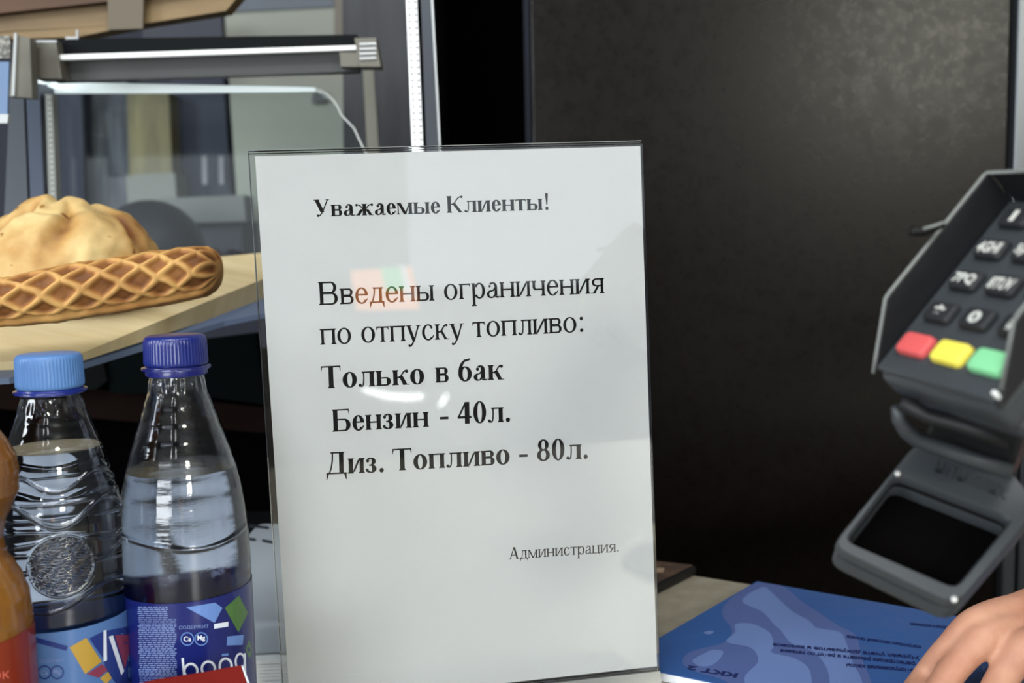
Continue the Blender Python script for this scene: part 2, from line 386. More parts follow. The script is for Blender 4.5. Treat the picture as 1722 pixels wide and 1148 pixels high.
obj('scratch', prism([P(1290, 352, yc-.0005), P(1297, 357, yc-.0005), P(1294, 366, yc-.0005), P(1288, 360, yc-.0005)], Vector((0, -.0004, 0))), mat('scuff', (110, 108, 104), .7), cab)
obj('scratch', prism([P(1247, 434, yc-.0005), P(1256, 440, yc-.0005), P(1252, 447, yc-.0005), P(1245, 443, yc-.0005)], Vector((0, -.0004, 0))), mat('scuff'), cab)
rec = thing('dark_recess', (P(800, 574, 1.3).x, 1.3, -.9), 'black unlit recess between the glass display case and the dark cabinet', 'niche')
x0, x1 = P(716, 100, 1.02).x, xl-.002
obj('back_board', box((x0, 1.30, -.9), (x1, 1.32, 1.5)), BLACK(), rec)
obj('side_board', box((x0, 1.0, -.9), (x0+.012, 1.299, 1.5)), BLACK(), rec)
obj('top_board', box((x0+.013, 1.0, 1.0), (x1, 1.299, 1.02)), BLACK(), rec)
# ================================================================ acrylic sign
TL = P(429, 263, .53268)
c2w = lambda v: RT*v[0]+DN*v[1]+FW*v[2]
EX = c2w((.98557, -.05617, .15965)).normalized(); EY = c2w((.01809, .99671, .07904)); EY = (EY-EX*EY.dot(EX)).normalized()   # right, down
NS = EX.cross(EY)                                   # away from the viewer
if NS.y < 0: NS = -NS
PW, PH = .21, .3005
def sg(u, v, w=0): return TL+EX*u+EY*v+NS*w
def sgp(px, py):                                    # photograph pixel -> (u, v) on the sheet
    q = PL(px, py, TL, NS)-TL; return q.dot(EX), q.dot(EY)
m_acr = mat('clear_acrylic', (253, 254, 254), .02, trans=1, ior=1.49, spec=.5)
m_paper = mat('white_paper', (222, 225, 226), .75, spec=.25)
base = sg(PW/2, PH, .01)
hold = thing('sign_holder', (base.x, base.y, 0), 'clear acrylic sign holder standing on the counter around the printed notice', 'sign holder')
def plate(u0, v0, u1, v1, w0, w1): return prism([sg(u0, v0, w0), sg(u1, v0, w0), sg(u1, v1, w0), sg(u0, v1, w0)], NS*(w1-w0))
VB = (sg(0, .3, 0).z-.0015)/(-EY.z)                 # distance down the sheet from v=.3 to the counter
fp = bevel(plate(-.0035, -.0014, PW+.0012, .3+.002, -.0026, -.0006), .0004, 1)
obj('front_sheet', fp, m_acr, hold)
obj('back_sheet', bevel(plate(-.0035, -.0030, PW+.0012, .3+.002, .0009, .0032), .0004, 1), m_acr, hold)
obj('top_edge', plate(-.0035, -.0034, PW+.0012, -.0031, .0009, .0032), mat('frosted_edge', (120, 126, 124), .3, spec=.6), hold)
b0 = sg(-.0035, .3027, .012); b1 = sg(PW+.0012, .3027, .012); zt = min(b0.z, b1.z)-.001
foot = prism([Vector((p.x, p.y, .0003)) for p in (b0-Vector((0, .075, 0)), b1-Vector((0, .075, 0)), b1+Vector((0, .03, 0)), b0+Vector((0, .03, 0)))], Vector((0, 0, .0025)))
obj('foot_plate', bevel(foot, .0005, 1), m_acr, hold)
pr = prism([sg(-.0035, .3024, -.0026), sg(PW+.0012, .3024, -.0026), sg(PW+.0012, .3024, .0034), sg(-.0035, .3024, .0034)],
           [Vector((p.x, p.y, .003)) for p in (sg(-.0035, .3024, -.006), sg(PW+.0012, .3024, -.006), sg(PW+.0012, .3024, .006), sg(-.0035, .3024, .006))])
obj('base_block', pr, mat('grey_acrylic_block', (150, 154, 152), .15, trans=.6, ior=1.49), hold)
note = obj('printed_notice', plate(0, 0, PW, .3, 0, .0004), m_paper)
tag(note, 'white sheet with black Cyrillic notice about fuel limits, inside the acrylic holder', 'notice')
m_ink = mat('black_ink', (22, 22, 24), .8, spec=.1)
WORDS = [  # text, bold, x0, y0, x1, y1 (baseline ends in the photograph), em in metres
 ('Уважаемые', 1, 528.5, 364.5, 740.5, 358.5, 0), ('Клиенты!', 1, 751.5, 358, 922, 352.5, 0),
 ('Введены', 0, 536.5, 513, 730.5, 505, 1), ('ограничения', 0, 747, 504, 1016, 492.5, 1),
 ('по', 0, 538.8, 579.5, 591, 577, 1), ('отпуску', 0, 608, 576, 780.5, 569, 1), ('топливо:', 0, 795, 567, 980.5, 557.5, 1),
 ('Только', 1, 541, 653, 713.6, 645, 2), ('в', 1, 732, 643, 754.5, 642, 2), ('бак', 1, 771, 641, 847.5, 637.5, 2),
 ('Бензин', 1, 559.4, 725.5, 721.4, 717, 2), ('-', 1, 739.7, 715, 754, 714.5, 2), ('40л.', 1, 769.6, 712.5, 857.6, 708.4, 2),
 ('Диз.', 1, 549, 797, 645.4, 793, 2), ('Топливо', 1, 661, 791, 857, 779.5, 2), ('-', 1, 872.8, 778, 887, 777.5, 2), ('80л.', 1, 902.8, 774.8, 988, 770.3, 2),
 ('Администрация.', 0, 855, 939.8, 1040, 926.6, 3)]
fonts = (Glyphs(0), Glyphs(1))
for txt, bold, x0, y0, x1, y1, cls in WORDS:
    u0, v0 = sgp(x0, y0); u1, v1 = sgp(x1, y1)
    L = math.hypot(u1-u0, v1-v0); polys, wi = fonts[bold].word(txt); k = L/wi
    ky = {0: .01335, 1: .0188, 2: .0180, 3: .0104}[cls]/1000
    ax, ay = (u1-u0)/L, (v1-v0)/L; V = []; Fc = []
    for i, p in enumerate(polys):
        n = len(V)
        for a, b in p:
            a *= k; b *= ky
            V.append(sg(u0+ax*a+ay*b, v0+ay*a-ax*b, -.00004-.0000015*(i % 9)))
        Fc.append(tuple(range(n, n+len(p))))
    obj('lettering', (V, Fc), m_ink, note)
# what the acrylic mirrors: a backlit panel and a bent lamp tube in the shop behind the photographer
def mirror(px, py, yw):
    r = (FW+(px-861)/F*RT+(py-574)/F*DN).normalized(); h = sg(*sgp(px, py), -.0026); r = r-NS*2*r.dot(NS)
    return h+r*((yw-h.y)/r.y)
bp = thing('backlit_panel', mirror(640, 480, -2.5), 'backlit orange and green panel behind the photographer, mirrored in the acrylic', 'panel')
for nm, pts, c, e in (('orange_field', [(590, 455), (692, 448), (706, 520), (600, 522)], (240, 150, 90), 3.5), ('green_field', [(640, 449), (672, 448), (682, 486), (650, 489)], (90, 190, 110), 3.2), ('white_bar', [(672, 446), (682, 446), (694, 500), (684, 502)], (240, 240, 240), 2.2)):
    yy = -2.5 if nm == 'orange_field' else -2.49
    obj(nm, prism([mirror(x, y, yy) for x, y in pts], Vector((0, -.008, 0))), mat('glow_'+nm, c, .5, emit=c, es=e), bp)
lt = thing('lamp_tube', mirror(660, 662, -2.4), 'bent white lamp tube behind the photographer, mirrored in the acrylic', 'lamp')
m_lt = mat('lamp_glow', (255, 255, 255), .5, emit=(250, 252, 255), es=14)
obj('tube', tube([mirror(x, y, -2.4) for x, y in ((611, 655), (630, 660), (655, 666), (685, 668), (710, 666))], [.006, .009, .011, .012, .010], 8), m_lt, lt, smooth=True)
obj('tube', tube([mirror(x, y, -2.4) for x, y in ((752, 662), (744, 676), (738, 684))], [.006, .009, .004], 8), m_lt, lt, smooth=True)
# ================================================================ bottles
def grid_fill(poly, step):            # polygon in the plane -> small triangles (verts, faces), so it can bend round a bottle
    bm = bmesh.new(); f = bm.faces.new([bm.verts.new((x, y, 0)) for x, y in poly])
    bmesh.ops.triangulate(bm, faces=[f])
    for _ in range(7):
        es = [e for e in bm.edges if e.calc_length() > step]
        if not es: break
        bmesh.ops.subdivide_edges(bm, edges=es, cuts=1); bmesh.ops.triangulate(bm, faces=bm.faces[:])
    bm.verts.index_update(); r = [(v.co.x, v.co.y) for v in bm.verts], [tuple(v.index for v in q.verts) for q in bm.faces]; bm.free(); return r
def cyl(px, py, c, r):                # where the line of sight meets the upright cylinder at c with radius r
    d = FW+(px-861)/F*RT+(py-574)/F*DN; ox, oy = C0.x-c.x, C0.y-c.y
    A = d.x**2+d.y**2; B = ox*d.x+oy*d.y; Q = B*B-A*(ox*ox+oy*oy-r*r)
    t = (-B-math.sqrt(max(Q, 0)))/A; p = C0+d*t; v = Vector((p.x-c.x, p.y-c.y)); v = v.normalized()*r
    return Vector((c.x+v.x, c.y+v.y, p.z))
def decal(name, poly, c, r, m, parent, step=14):
    v, f = grid_fill(poly, step); return obj(name, ([cyl(x, y, c, r) for x, y in v], f), m, parent)
def decal_text(s, x, y, w, c, r, m, parent, slope=-.03, h=None, bold=0, name='lettering'):   # baseline start in the photograph, width px
    v, f = text_fit(s, w, h, bold)
    return obj(name, ([cyl(x+a-b*slope*0, y-b+a*slope, c, r) for a, b in v], f), m, parent)
def ring(cx, cy, r0, r1, n=28):
    V = []; Fc = []
    for k in range(n):
        a = 2*math.pi*k/n
        V += [(cx+r0*math.cos(a), cy+r0*math.sin(a)), (cx+r1*math.cos(a), cy+r1*math.sin(a))]
        j = 2*k; l = 2*((k+1) % n); Fc.append((j, j+1, l+1, l))
    return V, Fc
m_pet = mat('clear_plastic', (238, 244, 255), .02, trans=1, ior=1.46, spec=.6)
m_petr = mat('clear_ribbed_plastic', (238, 244, 255), .02, trans=1, ior=1.46, spec=.6, bump=(45, .3, (1, 1, 6), .0008))
m_water = mat('water', (246, 250, 255), .0, trans=1, ior=1.33)
def resample(tab, step):
    z0, z1 = tab[0][0], tab[-1][0]; n = max(2, int((z1-z0)/step)); return [(interp(tab, z0+(z1-z0)*k/n), z0+(z1-z0)*k/n) for k in range(n+1)]
def bottle(name, label, ax, d, prof, cap_py, cap_r, capm, ringm, water_py, fn, shell_m, seg=200, cat='bottle', group=None, liquid=None, ring_py=None, flange=None, step=.0005, wall=.0004):
    """prof: [(pixel row, half width px)] of the silhouette, top to bottom; everything becomes real radii and heights at distance d"""
    a = P(ax[0], ax[1], d); zf = lambda py: a.z+(ax[1]-py)*d/F*1.0*math.cos(PITCH)*(1.0)+((ax[1]-py)*0)
    k = d/F
    t = thing(name, (a.x, a.y, 0), label, cat, group)
    tab = sorted([(zf(py), hw*k) for py, hw in prof]); zb = tab[0][0]
    rb = tab[0][1]
    foot = [(.0, rb*.80), (.004, rb*.94), (.012, rb), (max(.02, zb*.55), rb), (max(.024, zb*.6), rb*.985), (max(.028, zb*.65), rb)]
    tab = [q for q in foot if q[0] < zb-.001]+tab
    pr = resample(tab, step); c = (a.x, a.y)
    zt = pr[-1][1]
    outer = lathe(pr, seg, fn, True, False, c)
    inr = [(max(r-wall, .001), z) for r, z in pr if z > .0012]
    inner = lathe([(inr[0][0]*.98, .0012)]+inr, seg, fn, True, False, c)
    bmesh.ops.reverse_faces(inner, faces=inner.faces[:])
    shell = obj('shell', join(outer, inner), shell_m, t, smooth=True)
    wz = zf(water_py)
    wp = [(r-wall*.5, z) for r, z in pr if .0006 < z < wz-.0001]; wp.append((interp(tab, wz)-wall*.5, wz))
    wb = lathe(wp, seg, fn, True, True, c)
    obj('water' if liquid is None else 'juice', wb, liquid or m_water, t, angle=50)
    if flange:
        z = zf(flange[0]); obj('neck_flange', lathe([(tab[-1][1]*.98, z-.0008), (flange[1]*k, z-.0006), (flange[1]*k, z+.0006), (tab[-1][1]*.98, z+.0008)], 64, None, False, False, c), m_pet, t, smooth=True)
    # cap with grip ribs, and its tamper ring
    z1, z0 = zf(cap_py[0]), zf(cap_py[1]); r = cap_r*k; zr = zf(ring_py)
    rib = lambda th, z, q: q+(.00022*(1-abs(math.sin(th*30))) if z0+.0012 < z < z1-.0018 else 0)
    cp = [(r*.97, z0), (r, z0+.0006), (r, z0+.0013), (r, z0+.002)]+[(r*(1-.02*j/5), z0+.002+(z1-.0022-z0-.002)*j/5) for j in range(1, 6)]+[(r*.965, z1-.0012), (r*.93, z1-.0004), (r*.86, z1)]
    obj('cap', lathe(cp, 360, rib, True, True, c), capm, t, angle=40)
    obj('tamper_ring', lathe([(r*.93, zr), (r*.975, zr+.0004), (r*.985, z0-.0012), (r*.96, z0-.0003)], 96, None, True, True, c), ringm, t, angle=40)
    return t, a, k, zf
# ---- the taller bottle with the dark blue cap and label
profR = [(629, 43), (640, 45), (654, 47.5), (680, 56), (707, 64.5), (735, 74), (763, 83.5), (791, 91), (820, 97), (860, 102), (900, 105), (960, 106.5), (992, 106), (999, 104), (1006, 105.5), (1150, 106)]
m_dcap = mat('dark_blue_cap', (17, 32, 106), .32, spec=.5, coat=.3)
flR = lambda th, z, r: r+.0006*math.exp(-((z-zwR(th))/.0011)**2)*(1 if -2.7 < (th+math.pi)%(2*math.pi)-math.pi < 0 else 0)+.00035*math.sin(18*th)*math.exp(-((z-zNR)/.0035)**2)
_k = .5/F; zR0 = P(301, 700, .5).z; zNR = zR0+(700-642)*.5/F
zwR = lambda th: zR0-(893-700)*_k+.0025*math.sin(2.4*(th+1.9))
tr, aR, kR, zfR = bottle('water_bottle', 'clear water bottle with dark blue cap and dark blue label beside the acrylic sign', (301, 700), .5, profR, (562, 612), 51, m_dcap, mat('dark_blue_ring', (18, 28, 110), .35, coat=.3), 786, flR, m_petr, group=None, ring_py=629, flange=(617, 56))
tr.name = 'water_bottle'
rl = 106.4*kR+.0002
m_navy = mat('navy_label', (19, 30, 100), .3, coat=.4); m_lb = mat('light_blue_print', (98, 132, 196), .35, coat=.3)
m_wp = mat('white_print', (214, 222, 236), .4); m_grn = mat('green_print', (74, 112, 60), .35, coat=.3); m_pale = mat('pale_print', (118, 138, 190), .4)
lab = lathe([(rl, .03), (rl, zfR(987))], 128, None, False, False, (aR.x, aR.y)); labR = obj('label', lab, m_navy, tr, smooth=True); labR['label'] = 'dark blue label with white lettering and coloured shapes'
rd = rl+.00012
decal('printed_shape', [(313, 1021), (362, 1013), (374, 1022), (361, 1047)], aR, rd, m_lb, labR)
decal('printed_shape', [(360, 1049), (384, 1045), (384, 1053), (360, 1057)], aR, rd, m_wp, labR)
decal('printed_shape', [(378, 1022), (402, 1001), (417, 1030), (401, 1063)], aR, rd, m_grn, labR)
decal('printed_shape', [(382, 1070), (410, 1067), (408, 1084), (381, 1085)], aR, rd, m_lb, labR)
decal('printed_shape', [(413, 1092), (419, 1074), (424, 1092), (420, 1108)], aR, rd, m_grn, labR)
for cx, s in ((315, 'Ca'), (338.5, 'Mg')):
    v, f = ring(cx, 1074, 9.6, 11.4); obj('printed_circle', ([cyl(x, y, aR, rd) for x, y in v], f), m_lb, labR)
    decal_text(s, cx-6.5, 1078.5, 13, aR, rd, m_wp, labR, bold=.02)
decal_text('СОДЕРЖИТ', 301, 1059, 50, aR, rd, m_pale, labR, -.05, 7)
random.seed(3)
V = []; Fc = []
for i in range(40):                    # the block of small print
    y = 1020+i*3.5; x = 231+random.random()*3+i*.05; xe = 296+i*.05 if i > 5 else 282
    while x < xe-3:
        w = min(random.uniform(3, 11), xe-x); n = len(V)
        V += [cyl(*q, aR, rd) for q in ((x, y), (x+w, y-.1), (x+w, y+1.5), (x, y+1.6))]; Fc.append((n, n+1, n+2, n+3)); x += w+1.6
tag(obj('small_print', (V, Fc), m_pale, labR), kind='stuff')
def arcp(cx, cy, rx, ry, w, a0, a1, n=20):
    V = []; Fc = []
    for k in range(n+1):
        a = math.radians(a0+(a1-a0)*k/n)
        V += [(cx+rx*math.cos(a), cy-ry*math.sin(a)), (cx+(rx-w)*math.cos(a), cy-(ry-w)*math.sin(a))]
        if k: Fc.append((2*k-2, 2*k-1, 2*k+1, 2*k))
    return V, Fc
def strip2(x0, y0, x1, y1, w): return [(x0, y0), (x0+w, y0), (x1+w, y1), (x1, y1)], [(0, 1, 2, 3)]
def merge2(*ps):
    V = []; Fc = []
    for v, f in ps: n = len(V); V += v; Fc += [tuple(i+n for i in q) for q in f]
    return V, Fc
for ps in ((arcp(321, 1128, 13, 14, 4, -180, 180, 30), strip2(305, 1106, 308, 1140, 4)),
           (arcp(350.5, 1124, 13, 14, 4, -180, 180, 30),),
           (arcp(379.5, 1119, 12, 14, 4, 0, 180), strip2(367.5, 1119, 368, 1150, 4), strip2(387.5, 1119, 388, 1150, 4)),
           (arcp(404, 1112, 9.5, 15, 3.5, -180, 180, 30), strip2(410, 1098, 411, 1145, 3.5))):
    v, f = merge2(*ps); obj('brand_letter', ([cyl(x, y, aR, rd) for x, y in v], f), m_wp, labR)
decal('printed_shape', [(373, 1099), (384, 1098), (384, 1102), (373, 1103)], aR, rd, m_lb, labR)
# ---- the nearer bottle with the light blue cap, wave relief and round emblem
profL = [(665, 46), (690, 53), (707, 59.5), (725, 66), (741, 72), (777, 82), (819, 94), (845, 100), (870, 103), (940, 104), (1000, 104), (1030, 104.5), (1038, 102), (1046, 107), (1056, 108), (1150, 108)]
dL = .48; aL0 = P(88, 700, dL); kL0 = dL/F; zl = lambda py: aL0.z+(700-py)*kL0*math.cos(PITCH)
view = math.atan2(C0.y-aL0.y, C0.x-aL0.x)          # the side of the bottle that faces the camera
def reliefL(th, z, r):
    x = (th-view+math.pi) % (2*math.pi)-math.pi; s = -x  # angle from the front; + is to the viewer's right?
    h = 0
    g = lambda zc, w: math.exp(-((z-zc)/w)**2)
    inem = ((s*104*kL0)**2+(z-zl(930))**2)**.5; R = 50*kL0
    q = 1 if inem > R*1.08 else 0
    h += .0007*g(zl(848)-18*kL0*math.cos(4*s)+0, .0008)*q
    h += .0005*g(zl(797)-13*kL0*math.cos(4*s), .0007)
    h += .0005*g(zl(829), .0007)
    h += .0006*g(zl(893)+6*kL0*math.cos(3*s), .0008)*q
    h += .0006*g(zl(918)+9*kL0*math.sin(3*s), .0008)*q
    h += .0008*g(zl(988)-17*kL0*math.cos(3.2*(s-.25)), .0009)
    if inem < R*1.05:
        h += .0006*math.exp(-((inem-R)/.0007)**2)
        if inem < R*.93: h += .00045*math.sin(z*5200+2.6*math.sin(s*11)+1.5*math.sin(s*23+z*900))
    return r+h+.0003*math.sin(18*th)*math.exp(-((z-zl(680))/.003)**2)
tl, aL, kL, zfL = bottle('water_bottle', 'clear water bottle with light blue cap, embossed round emblem and paler label', (88, 700), dL, profL, (593, 650), 53, mat('light_blue_cap', (84, 126, 184), .4, spec=.4, coat=.15), mat('ring_navy', (20, 42, 140), .35, coat=.3), 752, reliefL, m_pet, seg=300, ring_py=661, flange=(656, 57.5), step=.00035)
rl = 108.2*kL+.0002; rd = rl+.00012
m_llab = mat('mid_blue_label', (78, 114, 170), .3, coat=.4)
lab = lathe([(rl, .03), (rl, zfL(1036))], 128, None, False, False, (aL.x, aL.y)); labL = obj('label', lab, m_llab, tl, smooth=True); labL['label'] = 'mid blue label with yellow, red and white shapes'
rn = mat('dark_blue_print', (34, 52, 122), .35, coat=.3)
decal('printed_shape', [(46, 1070), (60, 1071), (114, 1086), (112, 1094), (60, 1080)], aL, rd, rn, labL)
decal('printed_shape', [(150, 1073), (172, 1062), (225, 1050), (225, 1160), (205, 1160), (180, 1130), (172, 1105)], aL, rd, rn, labL)
rd2 = rd+.0001
decal('printed_shape', [(117, 1088), (145, 1072), (171, 1112), (143, 1133)], aL, rd2, mat('yellow_print', (180, 146, 62), .35, coat=.3), labL)
decal('printed_shape', [(146, 1133), (172, 1116), (181, 1126), (166, 1139)], aL, rd2, mat('dark_red_print', (128, 56, 80), .35, coat=.3), labL)
decal('printed_shape', [(168, 1140), (182, 1129), (188, 1140), (178, 1150)], aL, rd2, mat('yellow_print'), labL)
decal('printed_shape', [(174, 1060), (179, 1059), (180, 1110), (174, 1112)], aL, rd2, m_wp, labL)
decal('printed_shape', [(183, 1070), (190, 1068), (209, 1128), (204, 1135)], aL, rd2, m_wp, labL)
decal('printed_shape', [(193, 1068), (217, 1066), (218, 1095), (210, 1124)], aL, rd2, mat('dark_red_print'), labL)
for cx, s in ((75, 'Ca'), (96, 'Mg')):
    v, f = ring(cx, 1130, 9.5, 11.8); obj('printed_circle', ([cyl(x, y, aL, rd) for x, y in v], f), rn, labL)
    decal_text(s, cx-6, 1134.5, 12, aL, rd2, m_pale, labL, 0, bold=.02)
decal_text('СОДЕРЖИТ', 66, 1115, 42, aL, rd, m_pale, labL, -.02, 7)
# ---- orange juice bottle cut by the left edge of the picture
profJ = [(640, 48), (670, 56), (720, 80), (755, 100), (778, 110), (800, 113), (835, 111), (865, 98), (890, 86), (915, 81), (945, 85), (968, 98), (990, 108), (1020, 117), (1060, 120), (1150, 118)]
m_juice = mat('orange_juice', (186, 126, 40), .35, spec=.4, coat=.5, noise_col=((174, 112, 32), 40, (1, 1, .4), .4, .65))
tj, aJ, kJ, zfJ = bottle('juice_bottle', 'orange juice bottle with a waist and red label at the left edge', (-99, 700), .43, profJ, (575, 618), 62, mat('orange_cap', (214, 120, 30), .4), mat('orange_cap'), 676, None, m_pet, seg=120, liquid=m_juice, ring_py=632, flange=(634, 60))
rl = 119.5*kJ+.0004
# label with a slanting upper edge
bm = bmesh.new(); rows = []
for k in range(97):
    a = 2*math.pi*k/96; rows.append((bm.verts.new((aJ.x+rl*math.cos(a), aJ.y+rl*math.sin(a), .02)), bm.verts.new((aJ.x+rl*math.cos(a), aJ.y+rl*math.sin(a), zfJ(1090)+.0045*math.cos(a+.2)))))
for p_, q_ in zip(rows, rows[1:]): bm.faces.new((p_[0], q_[0], q_[1], p_[1]))
labJ = obj('label', bm, mat('red_label', (132, 44, 20), .35, coat=.4), tj, smooth=True)
decal_text('сок', -26, 1146, 42, aJ, rl+.0003, mat('pink_print', (222, 110, 96), .5), labJ, -.15, 13)
# ---- red price card in front of the dark blue bottle
m_red = mat('red_card', (100, 18, 13), .7, spec=.15)
c4 = [P(214, 1154, .455), P(262, 1143, .455), P(340, 1131, .457), P(405, 1119, .459), P(419, 1160, .459)]
bt = [Vector((c4[4].x+.001, c4[4].y, .0005)), Vector((c4[0].x, c4[0].y, .0005))]
nrm = (c4[3]-c4[0]).cross(Vector((0, 0, 1))).normalized(); nrm = nrm if nrm.y < 0 else -nrm
pc = obj('price_card', prism(c4+bt, nrm*-.0008), m_red)
tag(pc, 'red price card standing in front of the dark blue water bottle', 'price card')
e1, e2 = c4[3], c4[4]
obj('white_edge', prism([e1+Vector((.0003, 0, 0)), e1+Vector((.0011, 0, -.001)), e2+Vector((.0011, 0, 0)), e2+Vector((.0003, 0, 0))], Vector((0, .0008, 0))), mat('white_print'), pc)
sq = []
for x0, y0, w_ in ((322, 1146, 18), (366, 1141, 12)):
    V = [PL(x0+w_*k/8, y0-3*math.sin(k*1.3)-k*.5+dy, c4[3]+nrm*.0002, nrm) for k in range(9) for dy in (-.6, .6)]
    obj('scribble', (V, [(2*k, 2*k+1, 2*k+3, 2*k+2) for k in range(8)]), mat('orange_mark', (190, 90, 40), .5), pc)
# ---- grey slotted box and sheaf of paper behind the bottles
m_gbox = mat('pale_grey_plastic', (160, 170, 178), .35, spec=.5); zb_ = .042
f0 = Z(440, 1046, zb_); r0 = Z(440, 876, zb_); xl_ = f0.x-.058; xr_ = f0.x+.10
sx = .06   # slight turn
def gb(x, y): return Vector((x, y+(x-f0.x)*sx, 0))
q = [gb(xl_, f0.y), gb(xr_, f0.y), gb(xr_, r0.y), gb(xl_, r0.y)]
gx = thing('office_box', (f0.x, (f0.y+r0.y)/2, .0), 'pale grey plastic box with dark slots between the bottles and the sign', 'box')
obj('body', bevel(prism([p+Vector((0, 0, .021)) for p in q], Vector((0, 0, zb_-.021))), .006, 4, 60), m_gbox, gx, angle=40)
def gpt(px, py, dz=.0002): return Z(px, py, zb_)+Vector((0, 0, dz))
for a_, b_ in (((418, 882), (452, 886)), ((408, 903), (430, 906)), ((441, 907), (462, 911))):
    obj('slot', prism([gpt(a_[0], a_[1]), gpt(b_[0], b_[1]), gpt(b_[0], b_[1]+4), gpt(a_[0], a_[1]+4)], Vector((0, 0, .0003))), mat('slot_black', (28, 34, 44), .6), gx)
m_sh = mat('printer_paper', (224, 228, 228), .8)
pp = thing('paper_stack', (f0.x, (f0.y+r0.y)/2, 0), 'stack of white paper under the pale grey box beside the sign', 'paper stack')
for i in range(10):
    j = random.uniform(-.0015, .0015); z0_ = .0003+i*.00205
    qq = [p+Vector((j*2, j-.004, z0_)) for p in q]
    obj('sheet_bundle', prism(qq, Vector((0, 0, .0019))), m_sh, pp)
sp = obj('brightening_sheet', prism([(-.40, .72, .0130), (-.25, .72, .0130), (-.25, .86, .0130), (-.42, .86, .0130)], Vector((0, 0, .0004))), m_sh)  # added to brighten what refracts through the left bottle
tag(sp, 'added white sheet hidden behind the light blue capped bottle to brighten it', 'paper')
# ================================================================ bakery shelf with pastries
A_, B_, L_ = P(136, 594, .66), P(365, 500, .775), P(-220, 618, .60)
nb = (B_-A_).cross(L_-A_).normalized(); nb = nb if nb.z > 0 else -nb
top = [L_, P(30, 606, 1), A_, B_, P(520, 436, 1), P(470, 412, 1), P(-220, 470, 1)]
top = [L_, PL(30, 607, A_, nb), A_, B_, PL(450, 466, A_, nb), PL(450, 424, A_, nb), PL(-220, 486, A_, nb)]
m_wood = mat('pale_board_wood', (216, 200, 160), .55, noise_col=((190, 170, 126), 9, (1, 6, 1), .35, .7), bump=(60, .1, (1, 8, 1)))
brd = thing('serving_board', (A_+nb*-.01), 'pale wooden serving board under the pastries in the display case', 'board')
bot = [PL(-220, 636, A_-nb*.006, nb), P(30, 622, .63), P(136, 611, .664), P(365, 546, .785)]
bot = [p-nb*t_+Vector((0, 0, 0)) for p, t_ in zip(top, (.006, .006, .006, .017, .022, .022, .008))]
obj('plank', prism(top, bot), m_wood, brd)
rim = [PL(340, 434, A_, nb), PL(450, 424, A_, nb)]
hv = Vector((0, 0, 1))
m_side = mat('brown_board_side', (112, 98, 78), .6)
# the glass shelf it lies on
shp = [p-nb*(t_+.0006) for p, t_ in zip(top, (.006, .006, .006, .017, .022, .022, .008))]
shp = [shp[0]+Vector((0, -.012, -.003)), shp[1]+Vector((0, -.012, -.003)), shp[2]+Vector((-.004, -.002, -.002)), shp[3]+Vector((.006, 0, -.0025)), shp[4]+Vector((.035, 0, -.002)), shp[5]+Vector((.03, 0, 0)), shp[6]]
shelf = obj('shelf_plate', prism(shp, Vector((0, 0, -.004))), mat('bluish_glass_shelf', (92, 106, 132), .25, spec=.6))
tag(shelf, 'thin bluish shelf plate under the wooden serving board', 'shelf')
# ---- pastry colours come from a per-vertex crust map of browning and painted crease shade
def crust(name, light, mid, dark, rough=.6):
    m = bpy.data.materials.new(name); m.use_nodes = True; nt = m.node_tree; b = nt.nodes['Principled BSDF']; b.inputs['Roughness'].default_value = rough; b.inputs['Specular IOR Level'].default_value = .35
    b.inputs['Subsurface Weight'].default_value = .12; b.inputs['Subsurface Scale'].default_value = .003
    at = nt.nodes.new('ShaderNodeAttribute'); at.attribute_name = 'bake_shade'
    tc = nt.nodes.new('ShaderNodeTexCoord'); n = nt.nodes.new('ShaderNodeTexNoise'); n.inputs['Scale'].default_value = 90; n.inputs['Detail'].default_value = 6
    nt.links.new(tc.outputs['Object'], n.inputs[0])
    ad = nt.nodes.new('ShaderNodeMath'); ad.operation = 'MULTIPLY_ADD'; ad.inputs[1].default_value = .5
    nt.links.new(n.outputs[0], ad.inputs[0]); nt.links.new(at.outputs['Fac'], ad.inputs[2])
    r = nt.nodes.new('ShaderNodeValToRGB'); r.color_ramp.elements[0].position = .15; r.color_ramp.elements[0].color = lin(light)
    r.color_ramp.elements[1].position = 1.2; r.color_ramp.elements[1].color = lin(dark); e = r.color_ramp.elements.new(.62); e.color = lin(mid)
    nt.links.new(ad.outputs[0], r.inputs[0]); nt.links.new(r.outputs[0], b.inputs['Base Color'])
    bn = nt.nodes.new('ShaderNodeBump'); bn.inputs['Strength'].default_value = .5; bn.inputs['Distance'].default_value = .0012
    nt.links.new(n.outputs[0], bn.inputs['Height']); nt.links.new(bn.outputs[0], b.inputs['Normal']); return m
def gridmesh(name, V, nu, nv, bake_shade, m, parent, wrapv=True, loc=(0, 0, 0)):
    Fc = []
    for i in range(nu-1):
        for j in range(nv if wrapv else nv-1):
            k = (j+1) % nv; Fc.append((i*nv+j, i*nv+k, (i+1)*nv+k, (i+1)*nv+j))
    me = bpy.data.meshes.new(name); me.from_pydata([tuple(v) for v in V], [], Fc)
    at = me.attributes.new('bake_shade', 'FLOAT', 'POINT'); at.data.foreach_set('value', bake_shade)
    me.materials.append(m); me.shade_smooth(); o = bpy.data.objects.new(name, me); COL.objects.link(o)
    if parent: o.parent = parent; o.matrix_parent_inverse = parent.matrix_world.inverted()
    return o
def sm(x, a, b):
    t = min(1, max(0, (x-a)/(b-a))); return t*t*(3-2*t)
